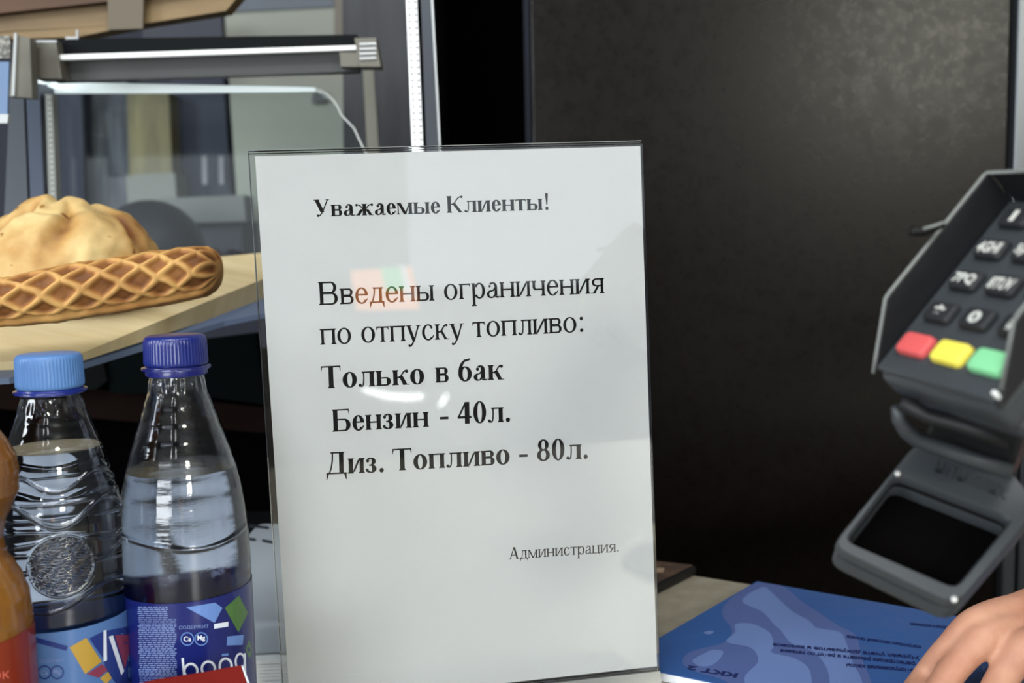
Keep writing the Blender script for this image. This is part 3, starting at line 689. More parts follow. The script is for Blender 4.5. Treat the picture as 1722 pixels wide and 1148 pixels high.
# ---- long waffle
wl = [(-190, 527, .575, 30), (-100, 520, .59, 40), (0, 508, .605, 41), (100, 494, .62, 47), (200, 478, .638, 47), (300, 462, .658, 46), (372, 452, .672, 40)]
nu, nv = 330, 120; V = []; bk = []
def wcl(s):
    x = -190+s*(372+190)
    for a, b in zip(wl, wl[1:]):
        if x <= b[0]+1e-6:
            t = (x-a[0])/(b[0]-a[0]); return x, a[1]+(b[1]-a[1])*t, a[2]+(b[2]-a[2])*t, a[3]+(b[3]-a[3])*t
    return wl[-1]
Lw = 0; prev = None
for i in range(nu):
    s = i/(nu-1); se = (1-math.cos(math.pi*s))/2*.25+s*.75
    x, y, d, h = wcl(se); c = P(x, y, d)
    if prev is not None: Lw += (c-prev).length
    prev = c
    e = 1.0
    endr = .13
    if s > 1-endr*.6: q = (s-(1-endr*.6))/(endr*.6); e = math.sqrt(max(0, 1-q**2.4))
    if s < endr*.6: q = 1-s/(endr*.6); e = math.sqrt(max(0, 1-q**2.4))
    hh = h*d/F*e; ww = .021*e
    for j in range(nv):
        a = 2*math.pi*j/nv
        ca, sa = math.cos(a), math.sin(a)
        dy = -ww*math.copysign(abs(ca)**.8, ca); dz = hh*math.copysign(abs(sa)**.85, sa)
        front = 1 if ca > -.25 else 0
        bb = a if a < math.pi else a-2*math.pi     # 0 = facing viewer, + up
        wob = noise.noise(Vector((Lw*70, bb*1.5, 3)))*.09; u_ = Lw/.0225+wob; v_ = wob*.7+ bb*.0195/.0178
        p_, q_ = u_+v_, u_-v_
        rp = abs((p_ % 1)-.5)*2; rq = abs((q_ % 1)-.5)*2    # 1 at the ridges
        ridge = max(sm(rp, .45, .92), sm(rq, .45, .92))
        up = sm(bb, -.78, -.62)*(1-sm(bb, 2.0, 2.3))
        fade = up*sm(e, .3, .7)
        dep = -.0030*(1-ridge)*fade
        lip = .0016*math.exp(-((bb+1.0)/.12)**2)-.0012*math.exp(-((bb+.80)/.06)**2)+.0006*math.exp(-((bb+1.45)/.12)**2)
        n_ = noise.noise(c*55+Vector((0, dy*60, dz*60)))*.0007+noise.noise(c*200+Vector((0, dy*200, dz*200)))*.0005
        k = dep+lip*sm(e, .1, .6)+n_; nn = Vector((0, -ca, sa*1.0)).normalized()
        V.append(c+Vector((0, dy, dz))+nn*k*sm(e, 0, .3))
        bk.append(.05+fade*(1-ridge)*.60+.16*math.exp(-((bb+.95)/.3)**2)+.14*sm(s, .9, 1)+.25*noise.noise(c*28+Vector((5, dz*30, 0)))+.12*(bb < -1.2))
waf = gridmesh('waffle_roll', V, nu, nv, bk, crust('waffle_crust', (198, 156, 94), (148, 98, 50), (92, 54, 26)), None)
tag(waf, 'long golden waffle pastry with diamond lattice at the front of the board', 'pastry')
# ---- round bun with a pinched top
cb = P(116, 470, .735); kb = .735/F; Rb, Hb = 148*kb, 122*kb
nu, nv = 150, 260; V = []; bk = []
for i in range(nu):
    t = i/(nu-1)
    for j in range(nv):
        th = 2*math.pi*j/nv; ct_, st_ = math.cos(th), math.sin(th)
        ang = t*math.pi*.56
        rr = Rb*math.sin(min(ang, math.pi/2))**.72*(1-.06*max(0, ang-math.pi/2)); cz = math.cos(ang); zz = Hb*(cz**.74 if cz > 0 else cz*.5)
        x = rr*ct_; y = rr*st_*.92
        pl = math.sin(6*th+1.2+3*t)*.5+.5; w = sm(t, .05, .22)*(1-sm(t, .45, .85))
        crease = -(pl**6)*.0058*w
        # folds of the pinch
        px_, py_ = x/kb+0, -zz/kb
        kn = .0075*math.exp(-(((x/kb)+36)/33)**4-((y/kb+14)/30)**2)+.0070*math.exp(-(((x/kb)-24)/27)**4-((y/kb+10)/26)**2)-.0035*math.exp(-(((x/kb)+4)/8)**2-((y/kb+14)/40)**2)
        kn += -.003*math.exp(-((math.hypot(x, y+.01)/kb-48)/9)**2)*(.5+.5*math.sin(3*th+1))
        N_ = noise.noise(Vector((x, y, zz))*38)*.0034+noise.noise(Vector((x, y, zz))*110)*.0013
        nr = Vector((ct_*math.sin(ang), st_*math.sin(ang), math.cos(ang)))
        V.append(cb+Vector((x, y, zz))+nr*(crease+N_)+Vector((0, 0, kn)))
        bk.append(.16+.42*noise.noise(Vector((x, y, zz))*30+Vector((3, 1, 2)))+.50*(pl**6)*w+30*max(0, kn)*1.2*(1 if t < .25 else .3)+.22*sm(x/kb, 60, 150)+.25*sm(t, .8, 1)+(.45 if noise.noise(Vector((x, y, zz))*150) > .60 else 0))  # browning and spots, with crease shade painted in
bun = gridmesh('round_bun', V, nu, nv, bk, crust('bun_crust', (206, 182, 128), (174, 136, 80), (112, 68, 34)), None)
tag(bun, 'round pale golden bun with a pinched folded top behind the waffle', 'pastry')
# ================================================================ glass display case
m_fr = mat('case_aluminium', (56, 60, 66), .35, metal=.6); m_frl = mat('case_light_edge', (176, 180, 182), .3, metal=.3)
m_brk = mat('grey_brown_bracket', (94, 92, 84), .45, metal=.3)
case = thing('display_case', (P(400, 574, .9).x, .95, 0), 'glass bakery display case with aluminium posts and lit strip behind the sign', 'display case')
def quad(name, pts, d, m, th=.004, parent=None, bv=0):   # piece whose outline is given at distance d (one number, or one per corner)
    dd = d if isinstance(d, (list, tuple)) else [d]*len(pts)
    q_ = [P(x, y, e) for (x, y), e in zip(pts, dd)]
    bm = prism(q_, Vector((0, th, 0))); return obj(name, bevel(bm, bv) if bv else bm, m, parent if parent is not None else case)
ex_ = lambda a, b: [(a[0]-(b[0]-a[0])/340*460, -500), (b[0]+(b[0]-a[0])/340*590, 890)]
def vq(l0, r0, r1, l1):              # strip carried on above the picture and down behind the sign
    L, R_ = ex_((l0, 0), (l1, 0)), ex_((r0, 0), (r1, 0)); return [L[0], R_[0], R_[1], L[1]]
post = quad('right_post', vq(706, 722, 741, 719), .86, m_fr, .03); post['label'] = 'dark aluminium post with a pale front edge'
quad('post_edge', vq(722.5, 726, 744, 741), .859, m_frl, .004, post)
quad('post_groove', vq(700, 705.5, 718, 713), .865, BLACK(), .02, post)
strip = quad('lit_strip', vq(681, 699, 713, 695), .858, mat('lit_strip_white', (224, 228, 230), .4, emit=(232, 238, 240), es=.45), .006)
strip['label'] = 'white perforated strip with two columns of dark dots'
bm = bmesh.new()
for k in range(-40, 118):
    for s_ in (0, 1):
        y = -8+k*11; x = 686+ (y+40)*.0412+s_*10
        q_ = [P(x+2.2*math.cos(a*math.pi/4), y+2.2*math.sin(a*math.pi/4), .8575) for a in range(8)]
        b2 = prism(q_, Vector((0, .0008, 0))); join(bm, b2)
tag(obj('perforation', bm, mat('dot_grey', (70, 74, 78), .6), strip), kind='stuff')
# crossbar with bright rail
quad('crossbar', [(92, 66), (600, 58), (602, 80), (96, 96)], .88, mat('bar_black', (6, 10, 12), .6, spec=.1), .02)
quad('bright_rail', [(101, 92), (598, 76), (599, 83), (101, 100)], .872, mat('rail_highlight_glow', (228, 232, 232), .2, metal=.2, emit=(225, 230, 230), es=.25), .006)  # faint glow stands for the bright highlight on the rail
quad('lower_rail', [(104, 101), (602, 84), (604, 120), (90, 137)], .885, mat('rail_grey', (48, 50, 51), .5), .012)
br = quad('bracket', [(46, 68), (94, 68), (98, 94), (104, 132), (57, 132), (50, 110)], .868, m_brk, .02); quad('highlight_edge', [(46, 67.5), (95, 67.5), (95, 71.5), (46, 71.5)], .867, m_frl, .002, br)
quad('bracket', [(596, 64), (632, 63), (640, 112), (604, 112)], .868, m_brk, .018)
for yy in (72, 80, 88, 96): quad('bracket_rib', [(604, yy), (632, yy-1), (633, yy+3), (605, yy+4)], .866, m_frl, .002)
quad('bracket', [(571, 88), (603, 88), (603, 112), (573, 112)], .87, m_brk, .01)
lb = quad('left_bracket', [(24, 58), (50, 64), (54, 165), (15, 162)], .85, m_brk, .012); quad('highlight_edge', [(24, 55), (28, 56), (24, 161), (19, 161)], .848, m_frl, .002, lb)
# left posts
quad('left_post', [(16, 163), (40, 163), (54, 520), (0, 520)], .90, m_fr, .03)
quad('left_post', [(44, 163), (66, 140), (82, 520), (58, 520)], .90, mat('post_blue_grey', (58, 65, 78), .3, metal=.6), .03)
quad('dotted_strip', [(76, 158), (88, 158), (102, 520), (88, 520)], .898, mat('strip_grey', (116, 120, 118), .5), .01)
bm = bmesh.new()
for k in range(30):
    y = 162+k*9; x = 80+(y-158)*.037; join(bm, prism([P(x, y, .8975), P(x+5, y, .8975), P(x+5, y+3.4, .8975), P(x, y+3.4, .8975)], Vector((0, .0006, 0))))
tag(obj('perforation', bm, mat('dot_pale', (160, 164, 160), .6), case), kind='stuff')
# glass pane with a rounded corner and its edge highlight built as a pale glowing strip
m_pane = mat('display_glass', (236, 244, 244), .01, trans=1, ior=1.45)
ptop = [(80, 137), (92, 138), (300, 142), (500, 146)]
arc_ = [(500+0, 146)]+[(520+58*math.sin(a), 146+70*(1-math.cos(a))) for a in [math.radians(10*k) for k in range(1, 8)]]+[(596, 215), (618, 262), (640, 330), (652, 440)]
po = ptop+arc_[1:]; back = po+[(652, 520), (80, 520)]
quad('glass_pane', [(x, y+8) for x, y in po]+[(652, 520), (80, 520)], .93, m_pane, .005)
wid = [19, 19, 14, 8]+[6]*(len(po)-4); wid = [w if i < 5 else max(2.0, 6-(i-4)*.6) for i, w in enumerate(wid)]
inn = [(x-(0 if i < 5 else w*.9), y+w*(1 if i < 6 else .5)) for i, ((x, y), w) in enumerate(zip(po, wid))]
q1 = [P(x, y, .929) for x, y in po]; q2 = [P(x, y, .929) for x, y in inn]
m_edge = mat('edge_highlight_glow', (228, 240, 242), .2, emit=(225, 240, 242), es=.35)
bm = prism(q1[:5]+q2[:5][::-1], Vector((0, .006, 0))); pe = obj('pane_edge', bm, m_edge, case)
bm = prism(q1[4:]+q2[4:][::-1], Vector((0, .006, 0))); obj('pane_edge', bm, mat('edge_highlight_pale', (196, 202, 200), .3), case)
quad('end_cap', [(53, 134), (66, 133), (80, 137), (80, 141), (53, 139)], .925, m_edge, .008)
# dark lining below and behind the shelf
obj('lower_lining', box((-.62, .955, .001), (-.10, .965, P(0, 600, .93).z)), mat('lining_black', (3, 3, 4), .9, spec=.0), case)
obj('added_dark_board', prism([(-.7, .575, .0006), (-.222, .575, .0006), (-.222, .74, .0006), (-.185, .745, .0006), (-.185, .94, .0006), (-.7, .94, .0006)], Vector((0, 0, .012))), mat('dark_board_black', (9, 10, 12), .6, spec=.2), case)  # added board, darkens the view through the bottles
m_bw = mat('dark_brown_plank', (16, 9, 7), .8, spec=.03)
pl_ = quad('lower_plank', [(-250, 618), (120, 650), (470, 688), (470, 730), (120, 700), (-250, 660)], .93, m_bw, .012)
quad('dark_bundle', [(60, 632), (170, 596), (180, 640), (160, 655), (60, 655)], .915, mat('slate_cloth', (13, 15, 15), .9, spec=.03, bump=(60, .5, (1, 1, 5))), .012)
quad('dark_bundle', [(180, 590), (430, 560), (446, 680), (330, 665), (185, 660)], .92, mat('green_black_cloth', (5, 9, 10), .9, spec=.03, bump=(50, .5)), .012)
# ================================================================ room reflections in the glass, built as separate objects behind it
def far(name, pts, d, m, th, label, cat, group=None):
    q_ = [P(x, y, d) for x, y in pts]; o = obj(name, prism(q_, Vector((0, th, 0))), m); return tag(o, label, cat, group)
fp_ = far('reflected_panel', [(372, -60), (590, -60), (580, 470), (408, 470)], 1.62, mat('grey_green_panel', (146, 150, 140), .7), .04, 'light grey upright panel standing in for a reflection in the display glass', 'panel')
obj('inset', prism([P(388, -60, 1.615), P(560, -60, 1.615), P(561, 11, 1.615), P(388, 20, 1.615)], Vector((0, .003, 0))), mat('slate_inset', (86, 94, 104), .5), fp_)
obj('side_shade', prism([P(562, -60, 1.612), P(596, -60, 1.612), P(594, 62, 1.612), P(562, 58, 1.612)], Vector((0, .003, 0))), mat('taupe', (112, 106, 96), .6), fp_)
obj('hook', prism([P(527, 156, 1.61), P(545, 153, 1.61), P(552, 170, 1.61), P(524, 172, 1.61)], Vector((0, .004, 0))), mat('hook_grey', (74, 78, 82), .5), fp_)
far('reflected_panel', [(286, 130), (376, 130), (392, 372), (292, 372)], 1.85, mat('navy_panel', (36, 42, 62), .6), .04, 'dark navy stand-in for a reflection left of the light grey panel', 'panel')
far('reflected_panel', [(100, 130), (137, 130), (144, 380), (104, 380)], 1.85, mat('navy_panel'), .04, 'narrow dark navy stand-in for a reflection just right of the dotted strip', 'panel')
far('reflected_rack', [(138, 130), (214, 130), (220, 380), (146, 380)], 1.9, mat('slate_rack', (84, 90, 98), .6, noise_col=((58, 62, 72), 14, (6, 1, .6), .4, .6)), .05, 'blurred slate grey stand-in for a rack reflected in the display glass', 'rack')
far('carton', [(214, 158), (284, 156), (290, 292), (218, 294)], 1.8, mat('dull_yellow_card', (136, 130, 98), .8, noise_col=((116, 110, 88), 10, (4, 1, .6), .4, .6)), .08, 'dull yellow carton standing in for a reflection in the display glass above the bun', 'carton')
far('parcel', [(212, 294), (294, 290), (298, 345), (216, 348)], 1.78, mat('off_white_card', (132, 134, 130), .8), .08, 'off-white parcel standing in for a reflection under the dull yellow carton', 'parcel')
far('ledge', [(270, 334), (410, 328), (414, 372), (270, 376)], 1.5, mat('ledge_grey', (104, 106, 106), .6), .05, 'grey ledge standing in for a reflection behind the bun, beside the dark bowl', 'ledge')
far('reflected_cabinet', [(60, 376), (406, 371), (412, 520), (60, 520)], 1.52, mat('navy_dark', (30, 34, 50), .6), .3, 'dark navy low cabinet standing in for a reflection behind the pastries', 'cabinet')
for px0, px1 in ((340, 348), (368, 376)):
    far('reflected_rod', [(px0, 262), (px1, 262), (px1+1, 310), (px0+1, 310)], 1.8, mat('rod_grey', (126, 130, 136), .5), .01, ('left' if px0 < 350 else 'right')+' one of two short pale rods standing in for reflections before the navy panel', 'rod', 'pale rods before the navy panel')
bc = P(255, 425, 1.35); kk = 1.35/F
bowl = obj('reflected_bowl', lathe([(88*kk*math.cos(a*math.pi/24), bc.z+88*kk*math.sin(a*math.pi/24)) for a in range(12)], 48, None, True, True, (bc.x, bc.y)), mat('bowl_navy', (24, 27, 38), .5), smooth=True)
tag(bowl, 'dark upturned bowl standing in for a reflection behind the right side of the bun', 'bowl')
# dark back of the case at the right, faint dotted reflection strips
quad('inner_lining', [(575, -60), (700, -60), (712, 470), (580, 470)], 1.2, mat('lining_slate', (48, 51, 56), .5, noise_col=((34, 37, 44), 10, (5, 1, .4), .4, .6)), .01)
quad('slat_reflection', [(610, 112), (628, 112), (640, 300), (620, 300)], 1.1, mat('reflection_beige', (118, 118, 108), .6), .006)  # beige reflection in the glass, built as a solid slat
quad('upper_lining', [(240, 20), (372, 18), (374, 66), (240, 70)], 1.5, mat('upper_slate', (44, 48, 60), .6), .02)
# upper wooden shelf
m_tan = mat('tan_shelf_wood', (124, 103, 70), .6, noise_col=((88, 70, 48), 5, (1, 1, 5), .35, .7))
m_dkw = mat('brown_shelf_wood', (84, 56, 34), .6, noise_col=((62, 42, 28), 6, (1, 1, 5), .35, .7))
us = thing('upper_shelf', P(150, 20, .95), 'brown wooden shelf boards at the top left above the pastries', 'shelf')
quad('front_board', [(-700, 100), (0, 22), (175, 3), (420, -30), (420, -90), (-700, -90)], .94, m_dkw, .02, us)
quad('front_board', [(-700, 90), (0, 66), (130, 62), (240, 40), (380, 18), (420, -29), (175, 4), (0, 23), (-700, 101)], .95, m_tan, .02, us)
quad('rear_board', [(180, -60), (242, -60), (240, 48), (182, 50)], .938, mat('taupe_board', (92, 84, 70), .6), .004, us)
quad('shelf_clip', [(110, 62), (128, 62), (128, 50), (131, 50), (131, 66), (110, 66)], .94, m_frl, .003, us)
# small cards at the left edge
cd = far('info_card', [(-40, 104), (15, 104), (12, 196), (-40, 196)], .80, mat('pale_blue_card', (92, 116, 150), .6), .002, 'pale blue card in a clear frame at the left edge', 'card')
obj('frame_rail', prism([P(-40, 192, .799), P(14, 192, .799), P(12, 207, .799), P(-40, 207, .799)], Vector((0, .004, 0))), m_frl, cd)
far('granite_tag', [(-40, 62), (17, 60), (17, 98), (-40, 98)], .80, mat('speckled_grey', (84, 84, 82), .7, noise_col=((140, 140, 134), 200, (1, 1, 1), .45, .6)), .002, 'speckled grey tag above the pale blue card', 'tag')
# ================================================================ blue booklet, dark tray
zq = .006
K = Z(1036, 1114, zq); K2 = Z(1273, 977, zq)                      # corner hidden behind the sign, far left corner
eU = (K2-K); eUl = eU.length; eU = eU.normalized()
KR = Z(1240, 1156, zq); eV = (KR-K).normalized()
eV = (eV-eU*eV.dot(eU)*1.0).normalized()
eVr = (KR-K).normalized(); LB = .36
EA = Z(1590, 1032, zq)
farv = (EA-K2).normalized()
cor = [K, K2, K2+farv*LB, K+eVr*LB]
bk_ = thing('blue_booklet', (K+K2)/2-Vector((0, 0, zq)), 'glossy blue booklet lying on the counter to the right of the sign', 'booklet')
dn_ = Vector((0, 0, -1))
obj('pages', prism([p+dn_*.0006+(sum(cor, Vector())/4-p).normalized()*.0012 for p in cor], dn_*(zq-.0009)), mat('white_pages', (226, 230, 236), .7), bk_)
m_cov = mat('blue_cover', (52, 90, 152), .42, spec=.3, coat=1, coat_rough=.03, bump=(16, .5, (1, 1, 1), .004))
ins = .0012
cc = sum(cor, Vector())/4
cov = obj('cover', prism(cor, dn_*.0005), m_cov, bk_)
def paint_sheen(name, pts, m, dz):  # reflections in the glossy film, painted as paler patches
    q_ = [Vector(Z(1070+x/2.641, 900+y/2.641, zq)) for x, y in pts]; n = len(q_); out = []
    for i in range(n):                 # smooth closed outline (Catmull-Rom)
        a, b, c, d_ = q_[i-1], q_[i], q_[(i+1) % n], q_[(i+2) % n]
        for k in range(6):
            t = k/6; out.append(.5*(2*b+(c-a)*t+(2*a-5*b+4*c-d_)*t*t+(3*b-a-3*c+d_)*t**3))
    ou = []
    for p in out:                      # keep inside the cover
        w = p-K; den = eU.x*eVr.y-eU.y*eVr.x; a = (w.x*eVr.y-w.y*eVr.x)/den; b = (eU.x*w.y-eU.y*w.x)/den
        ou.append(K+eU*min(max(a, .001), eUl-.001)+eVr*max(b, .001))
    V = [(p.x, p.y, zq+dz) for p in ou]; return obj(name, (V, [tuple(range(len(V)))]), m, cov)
m_h1 = mat('sheen_blue', (80, 98, 152), .35, coat=.6); m_h2 = mat('sheen_blue_pale', (104, 128, 182), .35, coat=.6)
paint_sheen('painted_sheen', [(530, 206), (650, 226), (725, 286), (800, 335), (890, 395), (975, 445), (1000, 540), (1045, 655), (1060, 760), (500, 760), (400, 650), (250, 600), (205, 560), (245, 515), (390, 475), (425, 420), (385, 360), (400, 300)], m_h1, .00005)
paint_sheen('painted_sheen', [(560, 230), (610, 262), (690, 335), (770, 380), (800, 410), (900, 428), (930, 470), (960, 560), (1000, 640), (1010, 740), (880, 740), (850, 600), (790, 520), (690, 480), (640, 420), (610, 395), (560, 340), (470, 290)], m_h2, .00010)
paint_sheen('painted_sheen', [(440, 395), (510, 392), (590, 430), (610, 490), (600, 520), (700, 545), (765, 590), (780, 660), (790, 760), (560, 760), (480, 640), (540, 560), (510, 500), (420, 480), (400, 465), (440, 430)], m_h2, .00010)
paint_sheen('painted_sheen', [(250, 555), (300, 525), (340, 508), (385, 515), (370, 550), (330, 578), (280, 580)], m_h2, .00010)
paint_sheen('painted_sheen', [(298, 432), (322, 424), (345, 428), (325, 440)], m_h2, .00010)
m_nvi = mat('navy_ink', (18, 30, 82), .6)
def fr_(u, v): return K+eU*u+eVr*v          # along the far edge direction, along the near edge
def onb(px, py): return Z(px, py, zq+.0002)
def line_on(s, x0, y0, x1, y1, hmm, parent, m, flip=True):          # printed line seen upside down: starts at (x1,y1), runs to (x0,y0)
    a, b = onb(x1, y1), onb(x0, y0); ex = (b-a); L = ex.length; ex.normalize(); ey = Vector((ex.y*-1, ex.x, 0))
    v, f = text_fit(s, L, hmm, .045)
    obj('lettering', ([a+ex*p+ey*q for p, q in v], f), m, parent)
line_on('Инструкция по использованию', 1530, 1045, 1600, 1052, .007, cov, m_nvi)
line_on('контрольно кассовой техники', 1425, 1066, 1550, 1084, .0075, cov, m_nvi)
line_on('Журнал учета документов и вызовов', 1300, 1079, 1545, 1101, .0075, cov, m_nvi)
line_on('регистрации ремонта и работ по технике', 1312, 1089, 1538, 1111, .0075, cov, m_nvi)
line_on('обслуживания кассы', 1422, 1113, 1536, 1122, .0075, cov, m_nvi)
line_on('ККТ 2', 1158, 1118, 1242, 1132, .0065, cov, m_nvi)
# dark tray standing left of the booklet
zt_ = .008
tq = [Z(1000, 932, zt_), Z(1172, 950, zt_), Z(1087, 992, zt_), Z(930, 965, zt_)]
ty = thing('card_tray', Vector(((tq[0].x+tq[2].x)/2, (tq[0].y+tq[2].y)/2, 0)), 'small black tray with a dark brown card on top, right of the sign', 'tray')
obj('body', bevel(prism([Vector((p.x, p.y, .0003)) for p in tq], Vector((0, 0, zt_-.0006))), .002), mat('tray_black', (16, 15, 15), .5), ty)
ti = [p+(sum(tq, Vector())/4-p)*.06 for p in tq]
obj('brown_card', prism(ti, Vector((0, 0, .0006))), mat('brown_leather', (66, 54, 48), .45, noise_col=((88, 70, 58), 60, (1, 1, 1), .45, .6)), ty)
gm = [Z(1090, 955, zt_+.0008), Z(1118, 955, zt_+.0008), Z(1115, 962, zt_+.0008), Z(1088, 962, zt_+.0008)]
obj('emblem', prism(gm, Vector((0, 0, .0003))), mat('pale_gold', (150, 128, 108), .4), ty)
# ================================================================ card terminal
def cdir(x, y, z): return RT*x+DN*y+FW*z
dT = .345; s_ = dT/F
Uh = cdir(4.81, 2.65, -16.58)*.001; Vh = cdir(9.1, -10.87, .85)*.001
Uu = Uh.normalized(); Vv = (Vh-Uu*Vh.dot(Uu)).normalized(); Nn = Uu.cross(Vv); 
if Nn.dot(FW) > 0: Nn = -Nn
pu, pv = Uh.length, Vh.length
OT = P(1540, 580, dT)
def T(u, v, n=0): return OT+Uu*(u*pu)+Vv*(v*pv)+Nn*(n*.001)
term = thing('card_terminal', T(1, 1, -20), 'dark grey card payment terminal with red, yellow and green keys at right', 'card terminal')
m_tb = mat('terminal_grey', (56, 60, 64), .42, spec=.45, bump=(900, .06)); m_td = mat('terminal_dark', (27, 28, 30), .5, spec=.35); m_ti = mat('terminal_black', (12, 12, 13), .55, spec=.25)
m_key = mat('key_grey', (34, 36, 39), .5); m_kt = mat('key_print', (196, 198, 192), .6)
def tpr(name, uvn0, off, m, parent=term, bv=0):
    bm = prism([T(*q) for q in uvn0], Nn*(off*.001)); return obj(name, bevel(bm, bv, 3) if bv else bm, m, parent, angle=35)
uL, uR, vB, vT = -.74, 2.6, -.92, 4.75
body = tpr('body', [(uL, vB, -4), (uR, vB, -4), (uR, vT, -4), (uL, vT, -4)], -12, m_tb, bv=.003)
tpr('lower_body', [(uL+.25, vB+.15, -16.2), (uR-.1, vB+.15, -16.2), (uR-.3, vT-.6, -16.2), (uL+.35, vT-.6, -16.2)], -9, m_tb, bv=.003)
tpr('face_plate', [(uL+.06, vB+.1, -3.8), (uR-.06, vB+.1, -3.8), (uR-.06, vT-.1, -3.8), (uL+.06, vT-.1, -3.8)], 2.6, m_tb, bv=.001)
wprof = [(vB+.0, -4), (vB+.02, -3.0), (vB+.35, 0), (.4, 9.5), (.62, 11.7), (.8, 12), (vT-.12, 12), (vT, 11.3), (vT, -3.9)]
def wall(u0, u1, nm):
    bm = prism([T(u0, v, n) for v, n in wprof], Uu*((u1-u0)*pu)); return obj(nm, bevel(bm, .0005, 2, 40), m_td, term)
wl1 = wall(uL-.11, uL, 'shield_wall'); wr1 = wall(uR, uR+.11, 'shield_wall')
bm = prism([T(uL+.001, vT, -3.9), T(uR-.001, vT, -3.9), T(uR-.001, vT, 11.6), T(uL+.001, vT, 11.6)], Vv*.0018); obj('shield_wall', bevel(bm, .0004, 2), m_td, term)
# pale rim along the shield
m_rim = mat('pale_rim', (112, 116, 114), .4)
rimp = [T(uL-.055, v, n+.1) for v, n in ((vB, -3.5), (vB+.35, 0), (.4, 9.5), (.62, 11.7), (.8, 12), (vT-.12, 12), (vT, 11.6))]+[T(u, vT+.06, 11.7) for u in (.5, 1.5, 2.6)]
obj('shield_rim', tube(rimp, .0007, 8), m_rim, term, smooth=True)
obj('shield_rim', tube([T(uR+.055, v, n+.1) for v, n in ((vB+.35, 0), (.4, 9.5), (.62, 11.7), (.8, 12), (vT-.12, 12))], .0006, 8), m_rim, term, smooth=True)
def keycap(u, v, w, h, m, label=None, n0=-1.1, hgt=2.6, rad=.0022):
    pts = rrect(w, h, rad, 4); c = T(u, v, n0)
    bm = prism([c+Uu*a+Vv*b for a, b in pts], [c+Nn*(hgt*.001)+Uu*a*.9+Vv*b*.88 for a, b in pts]); bevel(bm, .0005, 2, 50)
    k = obj('key', bm, m, term, angle=35)
    if label: k['label'] = label
    return k
keycap(0, 0, (.0150), .0090, mat('red_key', (200, 84, 84), .45), 'red cancel key')
keycap(1, 0, .0150, .0090, mat('yellow_key', (222, 208, 82), .45), 'yellow correction key')
kg = keycap(2, 0, .0150, .0090, mat('green_key', (124, 196, 144), .45), 'green enter key')
rows = [('*', '0', '#'), ('7PQ', '8TUV', '9WX'), ('4GHI', '5JKL', '6MN'), ('1', '2ABC', '3DEF')]
for r_, row in enumerate(rows):
    for c_, s in enumerate(row):
        k = keycap(c_, r_+1.0, .0132, .0084, m_key, rad=.002)
        w_ = .0105 if len(s) > 1 else (.0022 if s == '1' else .0050); v, f = text_fit(s, w_, .0048, .03)
        cen = T(c_, r_+1.0, 1.75)
        obj('lettering', ([cen+Uu*(a-w_/2)+Vv*(b-.0024) for a, b in v], f), m_kt, k)
obj('corner_highlight', prism([T(uR+.02, vB+.25, -1)+Uu*a+Nn*b for a, b in rrect(.0018, .005, .0008, 3)], Vv*-.001), mat('highlight_white', (226, 230, 230), .3), term)  # highlight on the front corner, built as a white piece
# small clip on the left wall
obj('side_clip', tube([P(1588, 376, .352), P(1572, 383, .353), P(1552, 390, .354), P(1536, 389, .354), P(1533, 395, .354)], [.0012, .0014, .0016, .0018, .0014], 8), m_ti, term, smooth=True)
obj('side_clip', tube([P(1590, 373, .350), P(1570, 380, .351), P(1552, 385, .352)], .0006, 6), m_rim, term, smooth=True)
# lower frame with the open window
dF = .362; sF = dF/F; Uf = cdir(185, 76, -95).normalized(); Vf = cdir(82, -108, 73); Vf = (Vf-Uf*Vf.dot(Uf)).normalized(); Nf = Uf.cross(Vf)
if Nf.dot(FW) > 0: Nf = -Nf
OF = P(1560, 893, dF)
def fit(px, py, n=0):                 # pixel -> (u, v) on the frame's face
    q_ = PL(px, py, OF+Nf*n, Nf)-OF; return q_.dot(Uf), q_.dot(Vf)
inn_ = [fit(*q_) for q_ in ((1423, 908), (1607, 987), (1702, 872), (1508, 797))]
out_ = [fit(*q_) for q_ in ((1396, 918), (1608, 1020), (1752, 850), (1700, 785), (1543, 738))]
def roundpoly(pts, r, seg=5):
    out = []; n = len(pts)
    for i in range(n):
        p = Vector(pts[i]); a = (Vector(pts[i-1])-p); b = (Vector(pts[(i+1) % n])-p); rr = min(r, a.length*.4, b.length*.4)
        p0 = p+a.normalized()*rr; p1 = p+b.normalized()*rr
        for k in range(seg+1):
            t = k/seg; out.append(p0*(1-t)**2+p*2*t*(1-t)+p1*t*t)
    return out
